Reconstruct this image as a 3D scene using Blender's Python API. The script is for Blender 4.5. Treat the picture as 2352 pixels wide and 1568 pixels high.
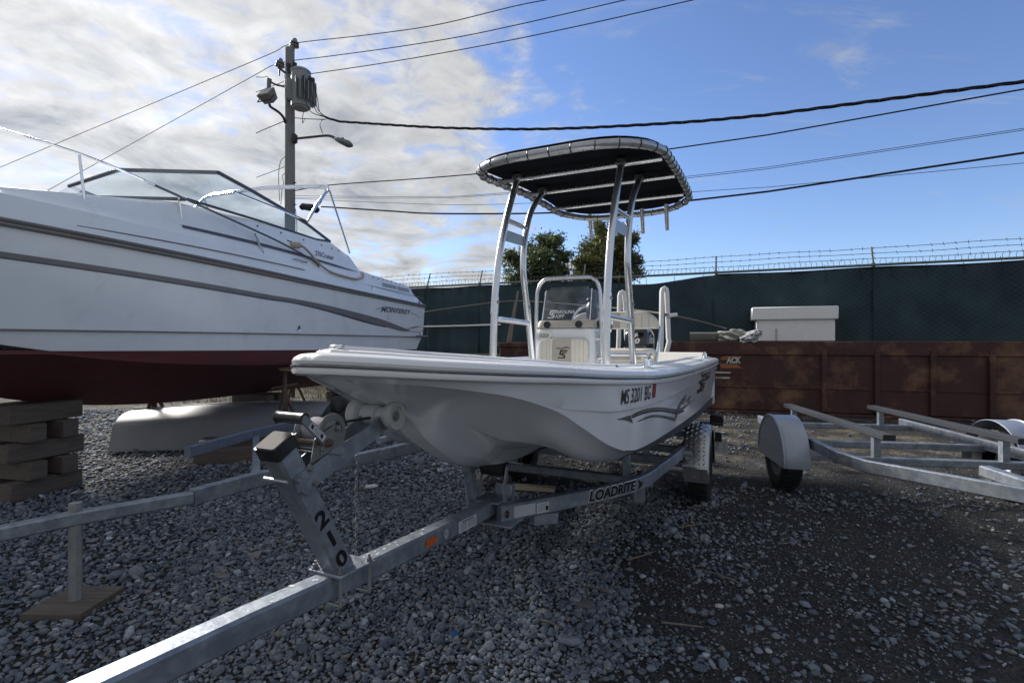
import bpy, bmesh, math, random
import numpy as np
from mathutils import Vector, Matrix, Euler
R = math.radians
random.seed(4); rng = np.random.default_rng(7)
scn = bpy.context.scene
for o in list(bpy.data.objects): bpy.data.objects.remove(o)
COL = scn.collection

# ------------------------------------------------------------------ camera
CAMH = 1.40
cam = bpy.data.cameras.new('camera'); cam.sensor_width = 36.0
cam.lens = 36.0 * 1178.0 / 2352.0; cam.clip_start = 0.05; cam.clip_end = 3000
camo = bpy.data.objects.new('camera', cam); COL.objects.link(camo)
camo.location = (0, 0, CAMH); camo.rotation_euler = (R(90), 0, 0)
scn.camera = camo

# ------------------------------------------------------------------ sky, sun, exposure
SUN_AZ, SUN_EL = R(-46), R(30)          # left of the view direction, behind thin cloud
sun_dir = Vector((math.sin(SUN_AZ) * math.cos(SUN_EL), math.cos(SUN_AZ) * math.cos(SUN_EL), math.sin(SUN_EL)))
world = bpy.data.worlds.new('World'); scn.world = world; world.use_nodes = True
def build_world():
    nt = world.node_tree; nt.nodes.clear(); N = nt.nodes.new; L = nt.links.new
    def math_(op, a, b=None, c=None, clamp=False):
        n = N('ShaderNodeMath'); n.operation = op; n.use_clamp = clamp
        for i, q in enumerate((a, b, c)):
            if q is None: continue
            if isinstance(q, (int, float)): n.inputs[i].default_value = q
            else: L(q, n.inputs[i])
        return n.outputs[0]
    def vmath(op, a, b=None):
        n = N('ShaderNodeVectorMath'); n.operation = op
        for i, q in enumerate((a, b)):
            if q is None: continue
            if isinstance(q, (tuple, Vector)): n.inputs[i].default_value = q
            else: L(q, n.inputs[i])
        return n
    def noise(vec, scale, detail, rough, dist=0.0):
        n = N('ShaderNodeTexNoise'); n.inputs['Scale'].default_value = scale; n.inputs['Detail'].default_value = detail
        n.inputs['Roughness'].default_value = rough; n.inputs['Distortion'].default_value = dist; L(vec, n.inputs['Vector']); return n.outputs[0]
    def smooth(x, a, b):
        n = N('ShaderNodeMapRange'); n.interpolation_type = 'SMOOTHSTEP'; n.inputs[1].default_value = a; n.inputs[2].default_value = b
        L(x, n.inputs[0]); return n.outputs[0]
    sky = N('ShaderNodeTexSky'); sky.sky_type = 'NISHITA'; sky.sun_disc = False
    sky.sun_elevation = SUN_EL; sky.sun_rotation = SUN_AZ; sky.air_density = 1.0; sky.dust_density = 0.25; sky.ozone_density = 2.0
    tc = N('ShaderNodeTexCoord'); d = tc.outputs['Generated']
    sep = N('ShaderNodeSeparateXYZ'); L(d, sep.inputs[0])
    zc = math_('MAXIMUM', sep.outputs[2], 0.0)
    k = math_('ADD', zc, 0.16)
    comb = N('ShaderNodeCombineXYZ'); L(math_('DIVIDE', sep.outputs[0], k), comb.inputs[0]); L(math_('DIVIDE', sep.outputs[1], k), comb.inputs[1])
    p = comb.outputs[0]                                   # the direction laid out on a flat cloud layer
    pw = vmath('MULTIPLY', p, (1.0, 1.0, 1.0)).outputs[0]
    big = noise(vmath('ADD', pw, (3.1, 1.7, 0.0)).outputs[0], 0.8, 4, 0.5, 0.3)
    mid = noise(vmath('ADD', pw, (7.3, 2.2, 0.0)).outputs[0], 2.6, 10, 0.60, 0.45)
    fine = noise(vmath('ADD', pw, (1.3, 9.2, 0.0)).outputs[0], 8.5, 8, 0.62, 0.5)
    # broken cloud all round, with one clear patch of sky to the right of the yard
    clear = vmath('DOT_PRODUCT', d, tuple(Vector((0.72, 0.62, 0.42)).normalized())).outputs['Value']
    cov = math_('MULTIPLY_ADD', smooth(clear, 0.62, 0.97), -0.42, 0.10)
    f = math_('ADD', math_('MULTIPLY', mid, 0.80), math_('MULTIPLY', big, 0.44))
    f = math_('ADD', f, math_('MULTIPLY', math_('SUBTRACT', fine, 0.5), 0.34))
    f = math_('ADD', f, cov)
    dens = smooth(f, 0.50, 0.74)
    sd = vmath('DOT_PRODUCT', d, tuple(sun_dir)).outputs['Value']
    glow = math_('POWER', math_('MAXIMUM', sd, 0.0), 5.0)
    thick = smooth(f, 0.66, 1.02)                         # thick cores are greyer than the thin bright rims
    shade = math_('SUBTRACT', 1.0, math_('MULTIPLY', thick, 0.72))
    tex = math_('MULTIPLY_ADD', math_('SUBTRACT', fine, 0.5), 1.3, 1.0)
    lum = math_('MULTIPLY', math_('MULTIPLY', shade, tex), math_('MULTIPLY_ADD', glow, 2.2, 2.7))
    cc = N('ShaderNodeMix'); cc.data_type = 'RGBA'; L(thick, cc.inputs[0]); cc.inputs[6].default_value = (1.0, 0.99, 0.95, 1); cc.inputs[7].default_value = (0.86, 0.94, 1.05, 1)
    ccol = vmath('SCALE', cc.outputs[2]); L(lum, ccol.inputs['Scale'])
    # thin streaks of high cloud drawn out along the wind
    st = noise(vmath('MULTIPLY', vmath('ADD', pw, (2.2, 5.1, 0.0)).outputs[0], (1.1, 3.4, 1.0)).outputs[0], 1.3, 9, 0.66, 1.2)
    wisp = math_('MULTIPLY', smooth(st, 0.54, 0.80), 0.55)
    dens = math_('MAXIMUM', dens, wisp)
    skyc = N('ShaderNodeMix'); skyc.data_type = 'RGBA'; skyc.blend_type = 'MULTIPLY'; skyc.inputs[0].default_value = 1
    L(sky.outputs[0], skyc.inputs[6]); skyc.inputs[7].default_value = (0.68, 0.73, 0.90, 1)
    mix = N('ShaderNodeMix'); mix.data_type = 'RGBA'; L(math_('MULTIPLY', dens, 0.94), mix.inputs[0]); L(skyc.outputs[2], mix.inputs[6]); L(ccol.outputs[0], mix.inputs[7])
    bg = N('ShaderNodeBackground'); bg.inputs[1].default_value = 0.10; L(mix.outputs[2], bg.inputs[0])
    out = N('ShaderNodeOutputWorld'); L(bg.outputs[0], out.inputs[0])
build_world()
sl = bpy.data.lights.new('sun', 'SUN'); sl.energy = 3.2; sl.angle = R(12); sl.color = (1.0, 0.955, 0.89)
so = bpy.data.objects.new('sun', sl); COL.objects.link(so); so.location = (-30, 30, 25)
so.rotation_euler = (-sun_dir).to_track_quat('-Z', 'Y').to_euler()
scn.view_settings.view_transform = 'Standard'; scn.view_settings.look = 'None'
scn.view_settings.exposure = 0.95; scn.view_settings.gamma = 1.0; scn.view_settings.use_curve_mapping = False
scn.render.engine = 'CYCLES'

# ------------------------------------------------------------------ helpers: pixels of the photograph (2352 wide) to directions
F = 1178.0
def ray(px, py): return np.array([(px - 1176) / F, 1.0, (784 - py) / F])
def ground(px, py, z=0.0):
    r = ray(px, py); Y = (z - CAMH) / r[2]; return (r[0] * Y, Y, z)
def at_depth(px, py, Y):
    r = ray(px, py); return (r[0] * Y, Y, CAMH + r[2] * Y)
def on_wall(px, py, P, d):                               # vertical plane through P with direction d
    r = ray(px, py); A = np.array([[r[0], -d[0]], [r[1], -d[1]]]); Y, s = np.linalg.solve(A, np.array(P[:2]))
    return (r[0] * Y, Y, CAMH + r[2] * Y)
TH = R(25); BO = np.array([-0.58, 1.77]); BE = np.array([math.sin(TH), math.cos(TH)]); BN = np.array([math.cos(TH), -math.sin(TH)])
def onv(px, py, v):                                      # on the boat's lengthwise plane at offset v: (t aft, z)
    r = ray(px, py); A = np.array([[BE[0], -r[0]], [BE[1], -1]]); t, Y = np.linalg.solve(A, -(BO + BN * v)); return t, CAMH + r[2] * Y
def boat_world(t, v, z):
    p = BO + BE * t + BN * v; return (p[0], p[1], z)

# ------------------------------------------------------------------ helpers: materials
MATS = {}
def pm(name, col, rough=0.5, metal=0.0, var=0.12, vscale=6.0, bump=0.0, bscale=80.0, coat=0.0, col2=None, c2scale=3.0, c2lo=0.55, c2hi=0.7,
       trans=0.0, alpha=1.0, kind=None, stretch=(1, 1, 1), spec=0.5, rvar=0.1):
    if name in MATS: return MATS[name]
    m = bpy.data.materials.new(name); m.use_nodes = True; nt = m.node_tree; N = nt.nodes.new; L = nt.links.new
    b = nt.nodes['Principled BSDF']
    tc = N('ShaderNodeTexCoord'); mp = N('ShaderNodeMapping'); mp.inputs['Scale'].default_value = stretch; L(tc.outputs['Object'], mp.inputs[0])
    n1 = N('ShaderNodeTexNoise'); n1.inputs['Scale'].default_value = vscale; n1.inputs['Detail'].default_value = 6; n1.inputs['Roughness'].default_value = 0.6; L(mp.outputs[0], n1.inputs['Vector'])
    r = N('ShaderNodeValToRGB'); e = r.color_ramp.elements
    e[0].position = 0.3; e[1].position = 0.7
    e[0].color = (*[c * (1 - var) for c in col], 1); e[1].color = (*[min(1, c * (1 + var)) for c in col], 1)
    L(n1.outputs[0], r.inputs[0]); out = r.outputs[0]
    if col2:
        n2 = N('ShaderNodeTexNoise'); n2.inputs['Scale'].default_value = c2scale; n2.inputs['Detail'].default_value = 8; n2.inputs['Roughness'].default_value = 0.68; L(mp.outputs[0], n2.inputs['Vector'])
        mr = N('ShaderNodeMapRange'); mr.inputs[1].default_value = c2lo; mr.inputs[2].default_value = c2hi; L(n2.outputs[0], mr.inputs[0])
        mx = N('ShaderNodeMix'); mx.data_type = 'RGBA'; L(mr.outputs[0], mx.inputs[0]); L(out, mx.inputs[6]); mx.inputs[7].default_value = (*col2, 1); out = mx.outputs[2]
    L(out, b.inputs['Base Color'])
    b.inputs['Metallic'].default_value = metal; b.inputs['Specular IOR Level'].default_value = spec
    rr = N('ShaderNodeMapRange'); rr.inputs[3].default_value = max(0.02, rough - rvar); rr.inputs[4].default_value = min(1, rough + rvar); L(n1.outputs[0], rr.inputs[0]); L(rr.outputs[0], b.inputs['Roughness'])
    b.inputs['Coat Weight'].default_value = coat; b.inputs['Coat Roughness'].default_value = 0.08
    if trans: b.inputs['Transmission Weight'].default_value = trans
    if alpha < 1: b.inputs['Alpha'].default_value = alpha
    if bump:
        n3 = N('ShaderNodeTexNoise'); n3.inputs['Scale'].default_value = bscale; n3.inputs['Detail'].default_value = 5; L(mp.outputs[0], n3.inputs['Vector'])
        src = n3.outputs[0]
        if kind == 'voronoi':
            v = N('ShaderNodeTexVoronoi'); v.inputs['Scale'].default_value = bscale; L(mp.outputs[0], v.inputs['Vector']); src = v.outputs['Distance']
        bp = N('ShaderNodeBump'); bp.inputs['Strength'].default_value = bump; bp.inputs['Distance'].default_value = 0.01; L(src, bp.inputs['Height']); L(bp.outputs[0], b.inputs['Normal'])
    MATS[name] = m; return m
def glass_mat(name, tint, rough=0.03, fac=0.10):
    if name in MATS: return MATS[name]
    m = bpy.data.materials.new(name); m.use_nodes = True; nt = m.node_tree; nt.nodes.clear(); N = nt.nodes.new; L = nt.links.new
    tr = N('ShaderNodeBsdfTransparent'); tr.inputs[0].default_value = (*tint, 1)
    gl = N('ShaderNodeBsdfGlossy'); gl.inputs['Roughness'].default_value = rough
    lw = N('ShaderNodeLayerWeight'); pw_ = N('ShaderNodeMath'); pw_.operation = 'POWER'; pw_.inputs[1].default_value = 4.0; L(lw.outputs['Facing'], pw_.inputs[0]); fr = N('ShaderNodeMath'); fr.operation = 'MULTIPLY_ADD'; fr.inputs[1].default_value = .8; fr.inputs[2].default_value = .05; L(pw_.outputs[0], fr.inputs[0])
    tc = N('ShaderNodeTexCoord'); n1 = N('ShaderNodeTexNoise'); n1.inputs['Scale'].default_value = 9; n1.inputs['Detail'].default_value = 6; L(tc.outputs['Object'], n1.inputs['Vector'])
    df = N('ShaderNodeBsdfDiffuse'); df.inputs[0].default_value = (0.6, 0.65, 0.7, 1)
    mr = N('ShaderNodeMapRange'); mr.inputs[1].default_value = 0.35; mr.inputs[2].default_value = 0.8; mr.inputs[3].default_value = 0.02; mr.inputs[4].default_value = fac; L(n1.outputs[0], mr.inputs[0])
    m0 = N('ShaderNodeMixShader'); L(mr.outputs[0], m0.inputs[0]); L(tr.outputs[0], m0.inputs[1]); L(df.outputs[0], m0.inputs[2])
    mx = N('ShaderNodeMixShader'); L(fr.outputs[0], mx.inputs[0]); L(m0.outputs[0], mx.inputs[1]); L(gl.outputs[0], mx.inputs[2])
    out = N('ShaderNodeOutputMaterial'); L(mx.outputs[0], out.inputs[0]); MATS[name] = m; return m

GEL = pm('gelcoat', (0.78, 0.81, 0.85), 0.14, var=0.035, vscale=3, coat=0.5, rvar=0.05)
GELW = pm('gelcoat_white', (0.80, 0.81, 0.82), 0.28, var=0.03, vscale=4, coat=0.3, rvar=0.06)
LINER = pm('liner', (0.72, 0.70, 0.63), 0.45, var=0.04, vscale=5)
NONSKID = pm('nonskid', (0.76, 0.77, 0.79), 0.55, var=0.05, vscale=10, bump=0.6, bscale=260, col2=(0.12, 0.12, 0.12), c2scale=85, c2lo=0.735, c2hi=0.76)
BLACKP = pm('bottom_paint', (0.030, 0.034, 0.045), 0.6, var=0.3, vscale=12, stretch=(0.6, 3, 1))
RUB = pm('rub_insert', (0.16, 0.17, 0.18), 0.22, metal=0.6, var=0.2, vscale=18, rvar=0.08)
CHROME = pm('chrome', (0.80, 0.81, 0.83), 0.10, metal=1.0, var=0.03, rvar=0.03)
ALU = pm('anodised_tube', (0.72, 0.74, 0.77), 0.27, metal=0.92, var=0.05, vscale=14, stretch=(6, 6, 0.4), rvar=0.06)
ALUW = pm('painted_tube', (0.74, 0.755, 0.78), 0.26, metal=0.82, var=0.04, vscale=10, rvar=0.05)
GALV = pm('galvanised', (0.30, 0.335, 0.38), 0.46, metal=0.55, var=0.20, vscale=22, bump=0.10, bscale=70, col2=(0.21, 0.24, 0.29), c2scale=9, c2lo=0.48, c2hi=0.62)
GALVL = pm('galvanised_light', (0.40, 0.41, 0.41), 0.40, metal=0.6, var=0.16, vscale=30, bump=0.08, bscale=120)
ZINC = pm('zinc_plate', (0.26, 0.265, 0.26), 0.44, metal=0.7, var=0.12, vscale=16, col2=(0.20, 0.13, 0.08), c2scale=7, c2lo=0.66, c2hi=0.78)
BOLT = pm('bolt_steel', (0.30, 0.30, 0.31), 0.42, metal=0.75, var=0.2, vscale=40)
RUST = pm('rusty_steel', (0.115, 0.08, 0.062), 0.75, metal=0.15, var=0.35, vscale=20, bump=0.3, bscale=90)
RUBBER = pm('rubber', (0.018, 0.018, 0.020), 0.62, var=0.3, vscale=15)
PLASTIC = pm('black_plastic', (0.020, 0.021, 0.024), 0.38, var=0.2, vscale=20)
NAVY = pm('canvas_navy', (0.006, 0.007, 0.012), 0.92, var=0.25, vscale=8, bump=0.2, bscale=300, spec=0.1)
VINYLG = pm('grey_vinyl', (0.46, 0.475, 0.50), 0.28, metal=0.55, var=0.05, vscale=12, bump=0.06, bscale=40)
TAN = pm('tan_vinyl', (0.46, 0.42, 0.37), 0.55, var=0.06, vscale=16, bump=0.12, bscale=220)
CREAM = pm('cream_vinyl', (0.72, 0.69, 0.62), 0.45, var=0.05, vscale=10, bump=0.10, bscale=160)
BLACKD = pm('black_decal', (0.012, 0.012, 0.014), 0.35, var=0.1)
WHITED = pm('white_decal', (0.80, 0.80, 0.80), 0.40, var=0.04)
GREYD = pm('grey_decal', (0.19, 0.19, 0.205), 0.40, var=0.10, vscale=9)
DGREYD = pm('dark_grey_decal', (0.085, 0.09, 0.12), 0.40, var=0.12, vscale=9)
SILVERD = pm('silver_decal', (0.12, 0.125, 0.135), 0.30, metal=0.4, var=0.4, vscale=7)
REDD = pm('red_decal', (0.32, 0.02, 0.02), 0.4, var=0.1)
AMBER = pm('amber_reflector', (0.62, 0.12, 0.02), 0.25, var=0.12, vscale=50, bump=0.3, bscale=400)
PAPER = pm('sticker_paper', (0.62, 0.63, 0.64), 0.5, var=0.06, vscale=14, col2=(0.35, 0.36, 0.37), c2scale=60, c2lo=0.62, c2hi=0.7)
GLASS = glass_mat('acrylic', (0.62, 0.66, 0.70), 0.04, 0.22)
WSGLASS = glass_mat('windscreen_glass', (0.80, 0.88, 0.92), 0.02, 0.10)

# ------------------------------------------------------------------ helpers: meshes and objects
class MB:
    def __init__(s): s.v = []; s.f = []
    def add(s, vs, fs):
        o = len(s.v); s.v += [tuple(map(float, q)) for q in vs]; s.f += [tuple(o + i for i in f) for f in fs]; return s
    def box(s, c, size, rot=None, bev=0.0):
        hx, hy, hz = [q / 2 for q in size]
        if bev:
            b = min(bev, hx * .9, hy * .9, hz * .9); vs = []; idx = {}
            for sx in (-1, 1):
                for sy in (-1, 1):
                    for sz in (-1, 1):
                        idx[sx, sy, sz] = len(vs)
                        vs += [(sx * hx, sy * (hy - b), sz * (hz - b)), (sx * (hx - b), sy * hy, sz * (hz - b)), (sx * (hx - b), sy * (hy - b), sz * hz)]
            fs = []
            for a in range(3):
                o1, o2 = (a + 1) % 3, (a + 2) % 3
                for sg in (-1, 1):
                    q = []
                    for (p, r) in ((-1, -1), (1, -1), (1, 1), (-1, 1)):
                        k = [0, 0, 0]; k[a] = sg; k[o1] = p; k[o2] = r; q.append(idx[tuple(k)] + a)
                    fs.append(q if sg > 0 else q[::-1])
                for p in (-1, 1):
                    for r in (-1, 1):
                        k0 = [0, 0, 0]; k0[a] = -1; k0[o1] = p; k0[o2] = r; k1 = list(k0); k1[a] = 1
                        q = [idx[tuple(k0)] + o1, idx[tuple(k1)] + o1, idx[tuple(k1)] + o2, idx[tuple(k0)] + o2]
                        fs.append(q if p * r < 0 else q[::-1])
            for k, i in idx.items():
                q = [i, i + 1, i + 2]; fs.append(q if k[0] * k[1] * k[2] > 0 else q[::-1])
        else:
            vs = [(x, y, z) for x in (-hx, hx) for y in (-hy, hy) for z in (-hz, hz)]
            fs = [(0, 1, 3, 2), (4, 6, 7, 5), (0, 4, 5, 1), (2, 3, 7, 6), (0, 2, 6, 4), (1, 5, 7, 3)]
        M = Matrix.Translation(c)
        if rot is not None: M = M @ (rot if isinstance(rot, Matrix) else Euler(rot).to_matrix().to_4x4())
        return s.add([M @ Vector(q) for q in vs], fs)
    def tube(s, pts, r, n=10, closed=False, caps=True, squash=None):
        P = [Vector(p) for p in pts]; m = len(P); rs = r if hasattr(r, '__len__') else [r] * m
        rings = []; prev = None
        for i in range(m):
            a = P[i - 1] if (i > 0 or closed) else P[i]; b = P[(i + 1) % m] if (i < m - 1 or closed) else P[i]
            t = (b - a).normalized()
            if prev is None:
                up = Vector((0, 0, 1)) if abs(t.z) < 0.9 else Vector((1, 0, 0))
                u = t.cross(up).normalized()
            else:
                u = prev - t * prev.dot(t)
                u = u.normalized() if u.length > 1e-6 else t.orthogonal().normalized()
            prev = u; w = t.cross(u)
            rings.append([P[i] + (u * math.cos(k * 2 * math.pi / n) + w * math.sin(k * 2 * math.pi / n) * (squash or 1)) * rs[i] for k in range(n)])
        vs = [q for ring in rings for q in ring]; fs = []
        for i in range(m if closed else m - 1):
            j = (i + 1) % m
            for k in range(n): fs.append((i * n + k, i * n + (k + 1) % n, j * n + (k + 1) % n, j * n + k))
        if caps and not closed: fs += [tuple(range(n))[::-1], tuple((m - 1) * n + k for k in range(n))]
        return s.add(vs, fs)
    def lathe(s, prof, origin, axis, n=24):
        ax = Vector(axis).normalized(); u = ax.orthogonal().normalized(); w = ax.cross(u); O = Vector(origin); m = len(prof)
        vs = [O + ax * h + (u * math.cos(k * 2 * math.pi / n) + w * math.sin(k * 2 * math.pi / n)) * r for (r, h) in prof for k in range(n)]
        fs = [(i * n + k, i * n + (k + 1) % n, (i + 1) * n + (k + 1) % n, (i + 1) * n + k) for i in range(m - 1) for k in range(n)]
        return s.add(vs, fs)
    def beam(s, pts, w, h, side=None):                    # rectangular section swept along points, section kept upright
        P = [Vector(p) for p in pts]; m = len(P); vs = []; fs = []
        for i in range(m):
            t = (P[min(i + 1, m - 1)] - P[max(i - 1, 0)]).normalized(); sd = Vector(side) if side is not None else t.cross(Vector((0, 0, 1))).normalized(); up = sd.cross(t).normalized()
            b = min(w, h) * 0.12
            for (a, c) in ((w / 2 - b, -h / 2), (w / 2, -h / 2 + b), (w / 2, h / 2 - b), (w / 2 - b, h / 2), (-w / 2 + b, h / 2), (-w / 2, h / 2 - b), (-w / 2, -h / 2 + b), (-w / 2 + b, -h / 2)):
                vs.append(P[i] + sd * a + up * c)
        for i in range(m - 1):
            for k in range(8): fs.append((i * 8 + k, i * 8 + (k + 1) % 8, (i + 1) * 8 + (k + 1) % 8, (i + 1) * 8 + k))
        fs += [tuple(range(8))[::-1], tuple((m - 1) * 8 + k for k in range(8))]
        return s.add(vs, fs)
    def prism(s, poly, fn0, fn1):                         # outline poly mapped by two functions: front and back face
        n = len(poly); vs = [fn0(*p) for p in poly] + [fn1(*p) for p in poly]
        return s.add(vs, [tuple(range(n)), tuple(range(2 * n - 1, n - 1, -1))] + [(i, i + n, (i + 1) % n + n, (i + 1) % n) for i in range(n)])
    def grid(s, rows, closed=False):
        m = len(rows); n = len(rows[0]); vs = [q for r in rows for q in r]; fs = []
        for i in range(m - 1):
            for k in range(n if closed else n - 1): fs.append((i * n + k, i * n + (k + 1) % n, (i + 1) * n + (k + 1) % n, (i + 1) * n + k))
        return s.add(vs, fs)
    def sphere(s, c, r, n=10, m=7):
        rx, ry, rz = r if hasattr(r, '__len__') else (r, r, r); rows = []
        for i in range(m + 1):
            a = math.pi * i / m; rows.append([(c[0] + rx * math.sin(a) * math.cos(k * 2 * math.pi / n), c[1] + ry * math.sin(a) * math.sin(k * 2 * math.pi / n), c[2] + rz * math.cos(a)) for k in range(n)])
        return s.grid(rows, True)
    def mesh(s, name, mat, smooth=40):
        me = bpy.data.meshes.new(name); me.from_pydata(s.v, [], s.f); me.materials.append(mat)
        bm = bmesh.new(); bm.from_mesh(me); bmesh.ops.remove_doubles(bm, verts=bm.verts, dist=1e-5); bmesh.ops.recalc_face_normals(bm, faces=bm.faces); bm.to_mesh(me); bm.free()
        if smooth: me.shade_smooth(); me.set_sharp_from_angle(angle=R(smooth))
        return me
    def build(s, name, mat, parent=None, smooth=40): return obj(name, s.mesh(name, mat, smooth), parent)
def obj(name, me, parent=None):
    o = bpy.data.objects.new(name, me); COL.objects.link(o)
    if parent is not None: o.parent = parent
    return o
def tag(o, label=None, cat=None, group=None, kind=None):
    if label: o['label'] = label
    if cat: o['category'] = cat
    if group: o['group'] = group
    if kind: o['kind'] = kind
    return o
def thing(name, label, cat, loc=(0, 0, 0), rz=0.0, group=None):
    o = bpy.data.objects.new(name, None); COL.objects.link(o); o.location = loc; o.rotation_euler = (0, 0, rz); o.empty_display_size = 0.2
    return tag(o, label, cat, group)
def share(name, me, parent, loc=(0, 0, 0), rot=(0, 0, 0), sc=(1, 1, 1)):
    o = obj(name, me, parent); o.location = loc; o.rotation_euler = rot; o.scale = sc; return o
def text_mesh(body, size=1.0, bold=0.0, shear=0.0, extrude=0.0, spacing=1.0, fit=None, outline=0.0):
    cu = bpy.data.curves.new('lettering', 'FONT'); cu.body = body; cu.size = size; cu.offset = bold * size; cu.shear = shear; cu.extrude = extrude; cu.space_character = spacing
    cu.resolution_u = 3; cu.align_x = 'LEFT'
    if outline: cu.fill_mode = 'NONE'; cu.bevel_depth = outline * size; cu.bevel_resolution = 0
    o = bpy.data.objects.new('lettering', cu); COL.objects.link(o); dg = bpy.context.evaluated_depsgraph_get(); dg.update()
    me = bpy.data.meshes.new_from_object(o.evaluated_get(dg)); bpy.data.objects.remove(o)
    n = len(me.vertices); co = np.zeros(n * 3); me.vertices.foreach_get('co', co); co = co.reshape(-1, 3)
    fs = [tuple(p.vertices) for p in me.polygons]; bpy.data.meshes.remove(me)
    co[:, 0] -= co[:, 0].min(); co[:, 1] -= co[:, 1].min()
    if fit: co[:, 0] *= fit[0] / co[:, 0].max(); co[:, 1] *= fit[1] / co[:, 1].max()
    return co, fs
def lettering(name, body, mat, parent, fn, fit, thick=0.0015, **kw):      # fn(x, y, h): text plane to 3D, h = height above the surface
    co, fs = text_mesh(body, fit=fit, **kw); mb = MB()
    mb.add([fn(q[0], q[1], thick) for q in co], fs)
    me = bpy.data.meshes.new(name); me.from_pydata(mb.v, [], mb.f); me.materials.append(mat)
    return obj(name, me, parent)
def decal(name, pairs, mat, parent, fn, h=0.003):         # ribbon between two edge lines given in surface coordinates
    mb = MB(); rows = [[fn(*a, h) for a, b in pairs], [fn(*b, h) for a, b in pairs]]; mb.grid(rows)
    return mb.build(name, mat, parent, 60)
def crs(pts, n):                                          # Catmull-Rom through rows of numbers
    P = np.array(pts, float); out = []
    for i in range(len(P) - 1):
        p0 = P[max(i - 1, 0)]; p1 = P[i]; p2 = P[i + 1]; p3 = P[min(i + 2, len(P) - 1)]
        if i == 0: p0 = 2 * p1 - p2
        if i == len(P) - 2: p3 = 2 * p2 - p1
        for k in range(n):
            u = k / n; out.append(0.5 * ((2 * p1) + (-p0 + p2) * u + (2 * p0 - 5 * p1 + 4 * p2 - p3) * u * u + (-p0 + 3 * p1 - 3 * p2 + p3) * u ** 3))
    out.append(P[-1]); return np.array(out)
def rrect(w, h, r, n=5):                                  # rounded rectangle outline centred on 0
    out = []
    for cx, cy, a0 in ((w / 2 - r, h / 2 - r, 0), (-w / 2 + r, h / 2 - r, 90), (-w / 2 + r, -h / 2 + r, 180), (w / 2 - r, -h / 2 + r, 270)):
        for k in range(n + 1): a = R(a0 + 90 * k / n); out.append((cx + r * math.cos(a), cy + r * math.sin(a)))
    return out

# ================================================================== ground and gravel
def ground_material():
    m = bpy.data.materials.new('yard_ground'); m.use_nodes = True; nt = m.node_tree; N = nt.nodes.new; L = nt.links.new; b = nt.nodes['Principled BSDF']
    tc = N('ShaderNodeTexCoord'); v = tc.outputs['Object']
    def noise(s, d=8, r=0.65):
        n = N('ShaderNodeTexNoise'); n.inputs['Scale'].default_value = s; n.inputs['Detail'].default_value = d; n.inputs['Roughness'].default_value = r; L(v, n.inputs['Vector']); return n.outputs[0]
    def ramp(x, stops):
        r = N('ShaderNodeValToRGB'); e = r.color_ramp.elements
        while len(e) < len(stops): e.new(0.5)
        for q, (p, c) in zip(e, stops): q.position = p; q.color = (*c, 1)
        L(x, r.inputs[0]); return r.outputs[0]
    def mix(f, a, c):
        n = N('ShaderNodeMix'); n.data_type = 'RGBA'; L(f, n.inputs[0]); L(a, n.inputs[6])
        if isinstance(c, tuple): n.inputs[7].default_value = (*c, 1)
        else: L(c, n.inputs[7])
        return n.outputs[2]
    soil = ramp(noise(1.3), [(0.3, (0.026, 0.026, 0.028)), (0.55, (0.045, 0.044, 0.044)), (0.75, (0.080, 0.074, 0.068))])
    vo = N('ShaderNodeTexVoronoi'); vo.inputs['Scale'].default_value = 70; L(v, vo.inputs['Vector'])
    grit = ramp(vo.outputs['Color'], [(0.2, (0.03, 0.03, 0.032)), (0.6, (0.075, 0.073, 0.07)), (0.93, (0.15, 0.145, 0.135)), (0.98, (0.32, 0.31, 0.29))])
    n = noise(9); mr = N('ShaderNodeMapRange'); mr.inputs[1].default_value = 0.35; mr.inputs[2].default_value = 0.7; L(n, mr.inputs[0])
    c = mix(mr.outputs[0], soil, grit)
    # pale dry sawdust and straw trodden into the yard beyond the skiff
    sep = N('ShaderNodeSeparateXYZ'); L(v, sep.inputs[0])
    m1 = N('ShaderNodeMapRange'); m1.inputs[1].default_value = 5.0; m1.inputs[2].default_value = 6.5; L(sep.outputs[1], m1.inputs[0])
    m2 = N('ShaderNodeMapRange'); m2.inputs[1].default_value = 0.46; m2.inputs[2].default_value = 0.62; L(noise(1.7, 9, 0.7), m2.inputs[0])
    vv = N('ShaderNodeTexVoronoi'); vv.inputs['Scale'].default_value = 34; L(v, vv.inputs['Vector'])
    m3 = N('ShaderNodeMath'); m3.operation = 'MULTIPLY'; L(m1.outputs[0], m3.inputs[0]); L(m2.outputs[0], m3.inputs[1])
    c = mix(m3.outputs[0], c, ramp(vv.outputs['Color'], [(0.2, (0.10, 0.085, 0.06)), (0.6, (0.22, 0.19, 0.14)), (0.9, (0.36, 0.32, 0.25))]))
    L(c, b.inputs['Base Color']); b.inputs['Roughness'].default_value = 0.9; b.inputs['Specular IOR Level'].default_value = 0.25
    bp = N('ShaderNodeBump'); bp.inputs['Strength'].default_value = 0.9; bp.inputs['Distance'].default_value = 0.03
    ad = N('ShaderNodeMath'); ad.operation = 'ADD'; L(noise(22), ad.inputs[0]); L(vo.outputs['Distance'], ad.inputs[1]); L(ad.outputs[0], bp.inputs['Height']); L(bp.outputs[0], b.inputs['Normal'])
    return m
g = MB(); S = 900.0
g.add([(-S, -S, 0), (S, -S, 0), (S, S, 0), (-S, S, 0)], [(0, 1, 2, 3)])
tag(g.build('ground', ground_material(), None, 0), 'dark dirt and gravel ground of the boat yard', None, None, 'structure')

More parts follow.
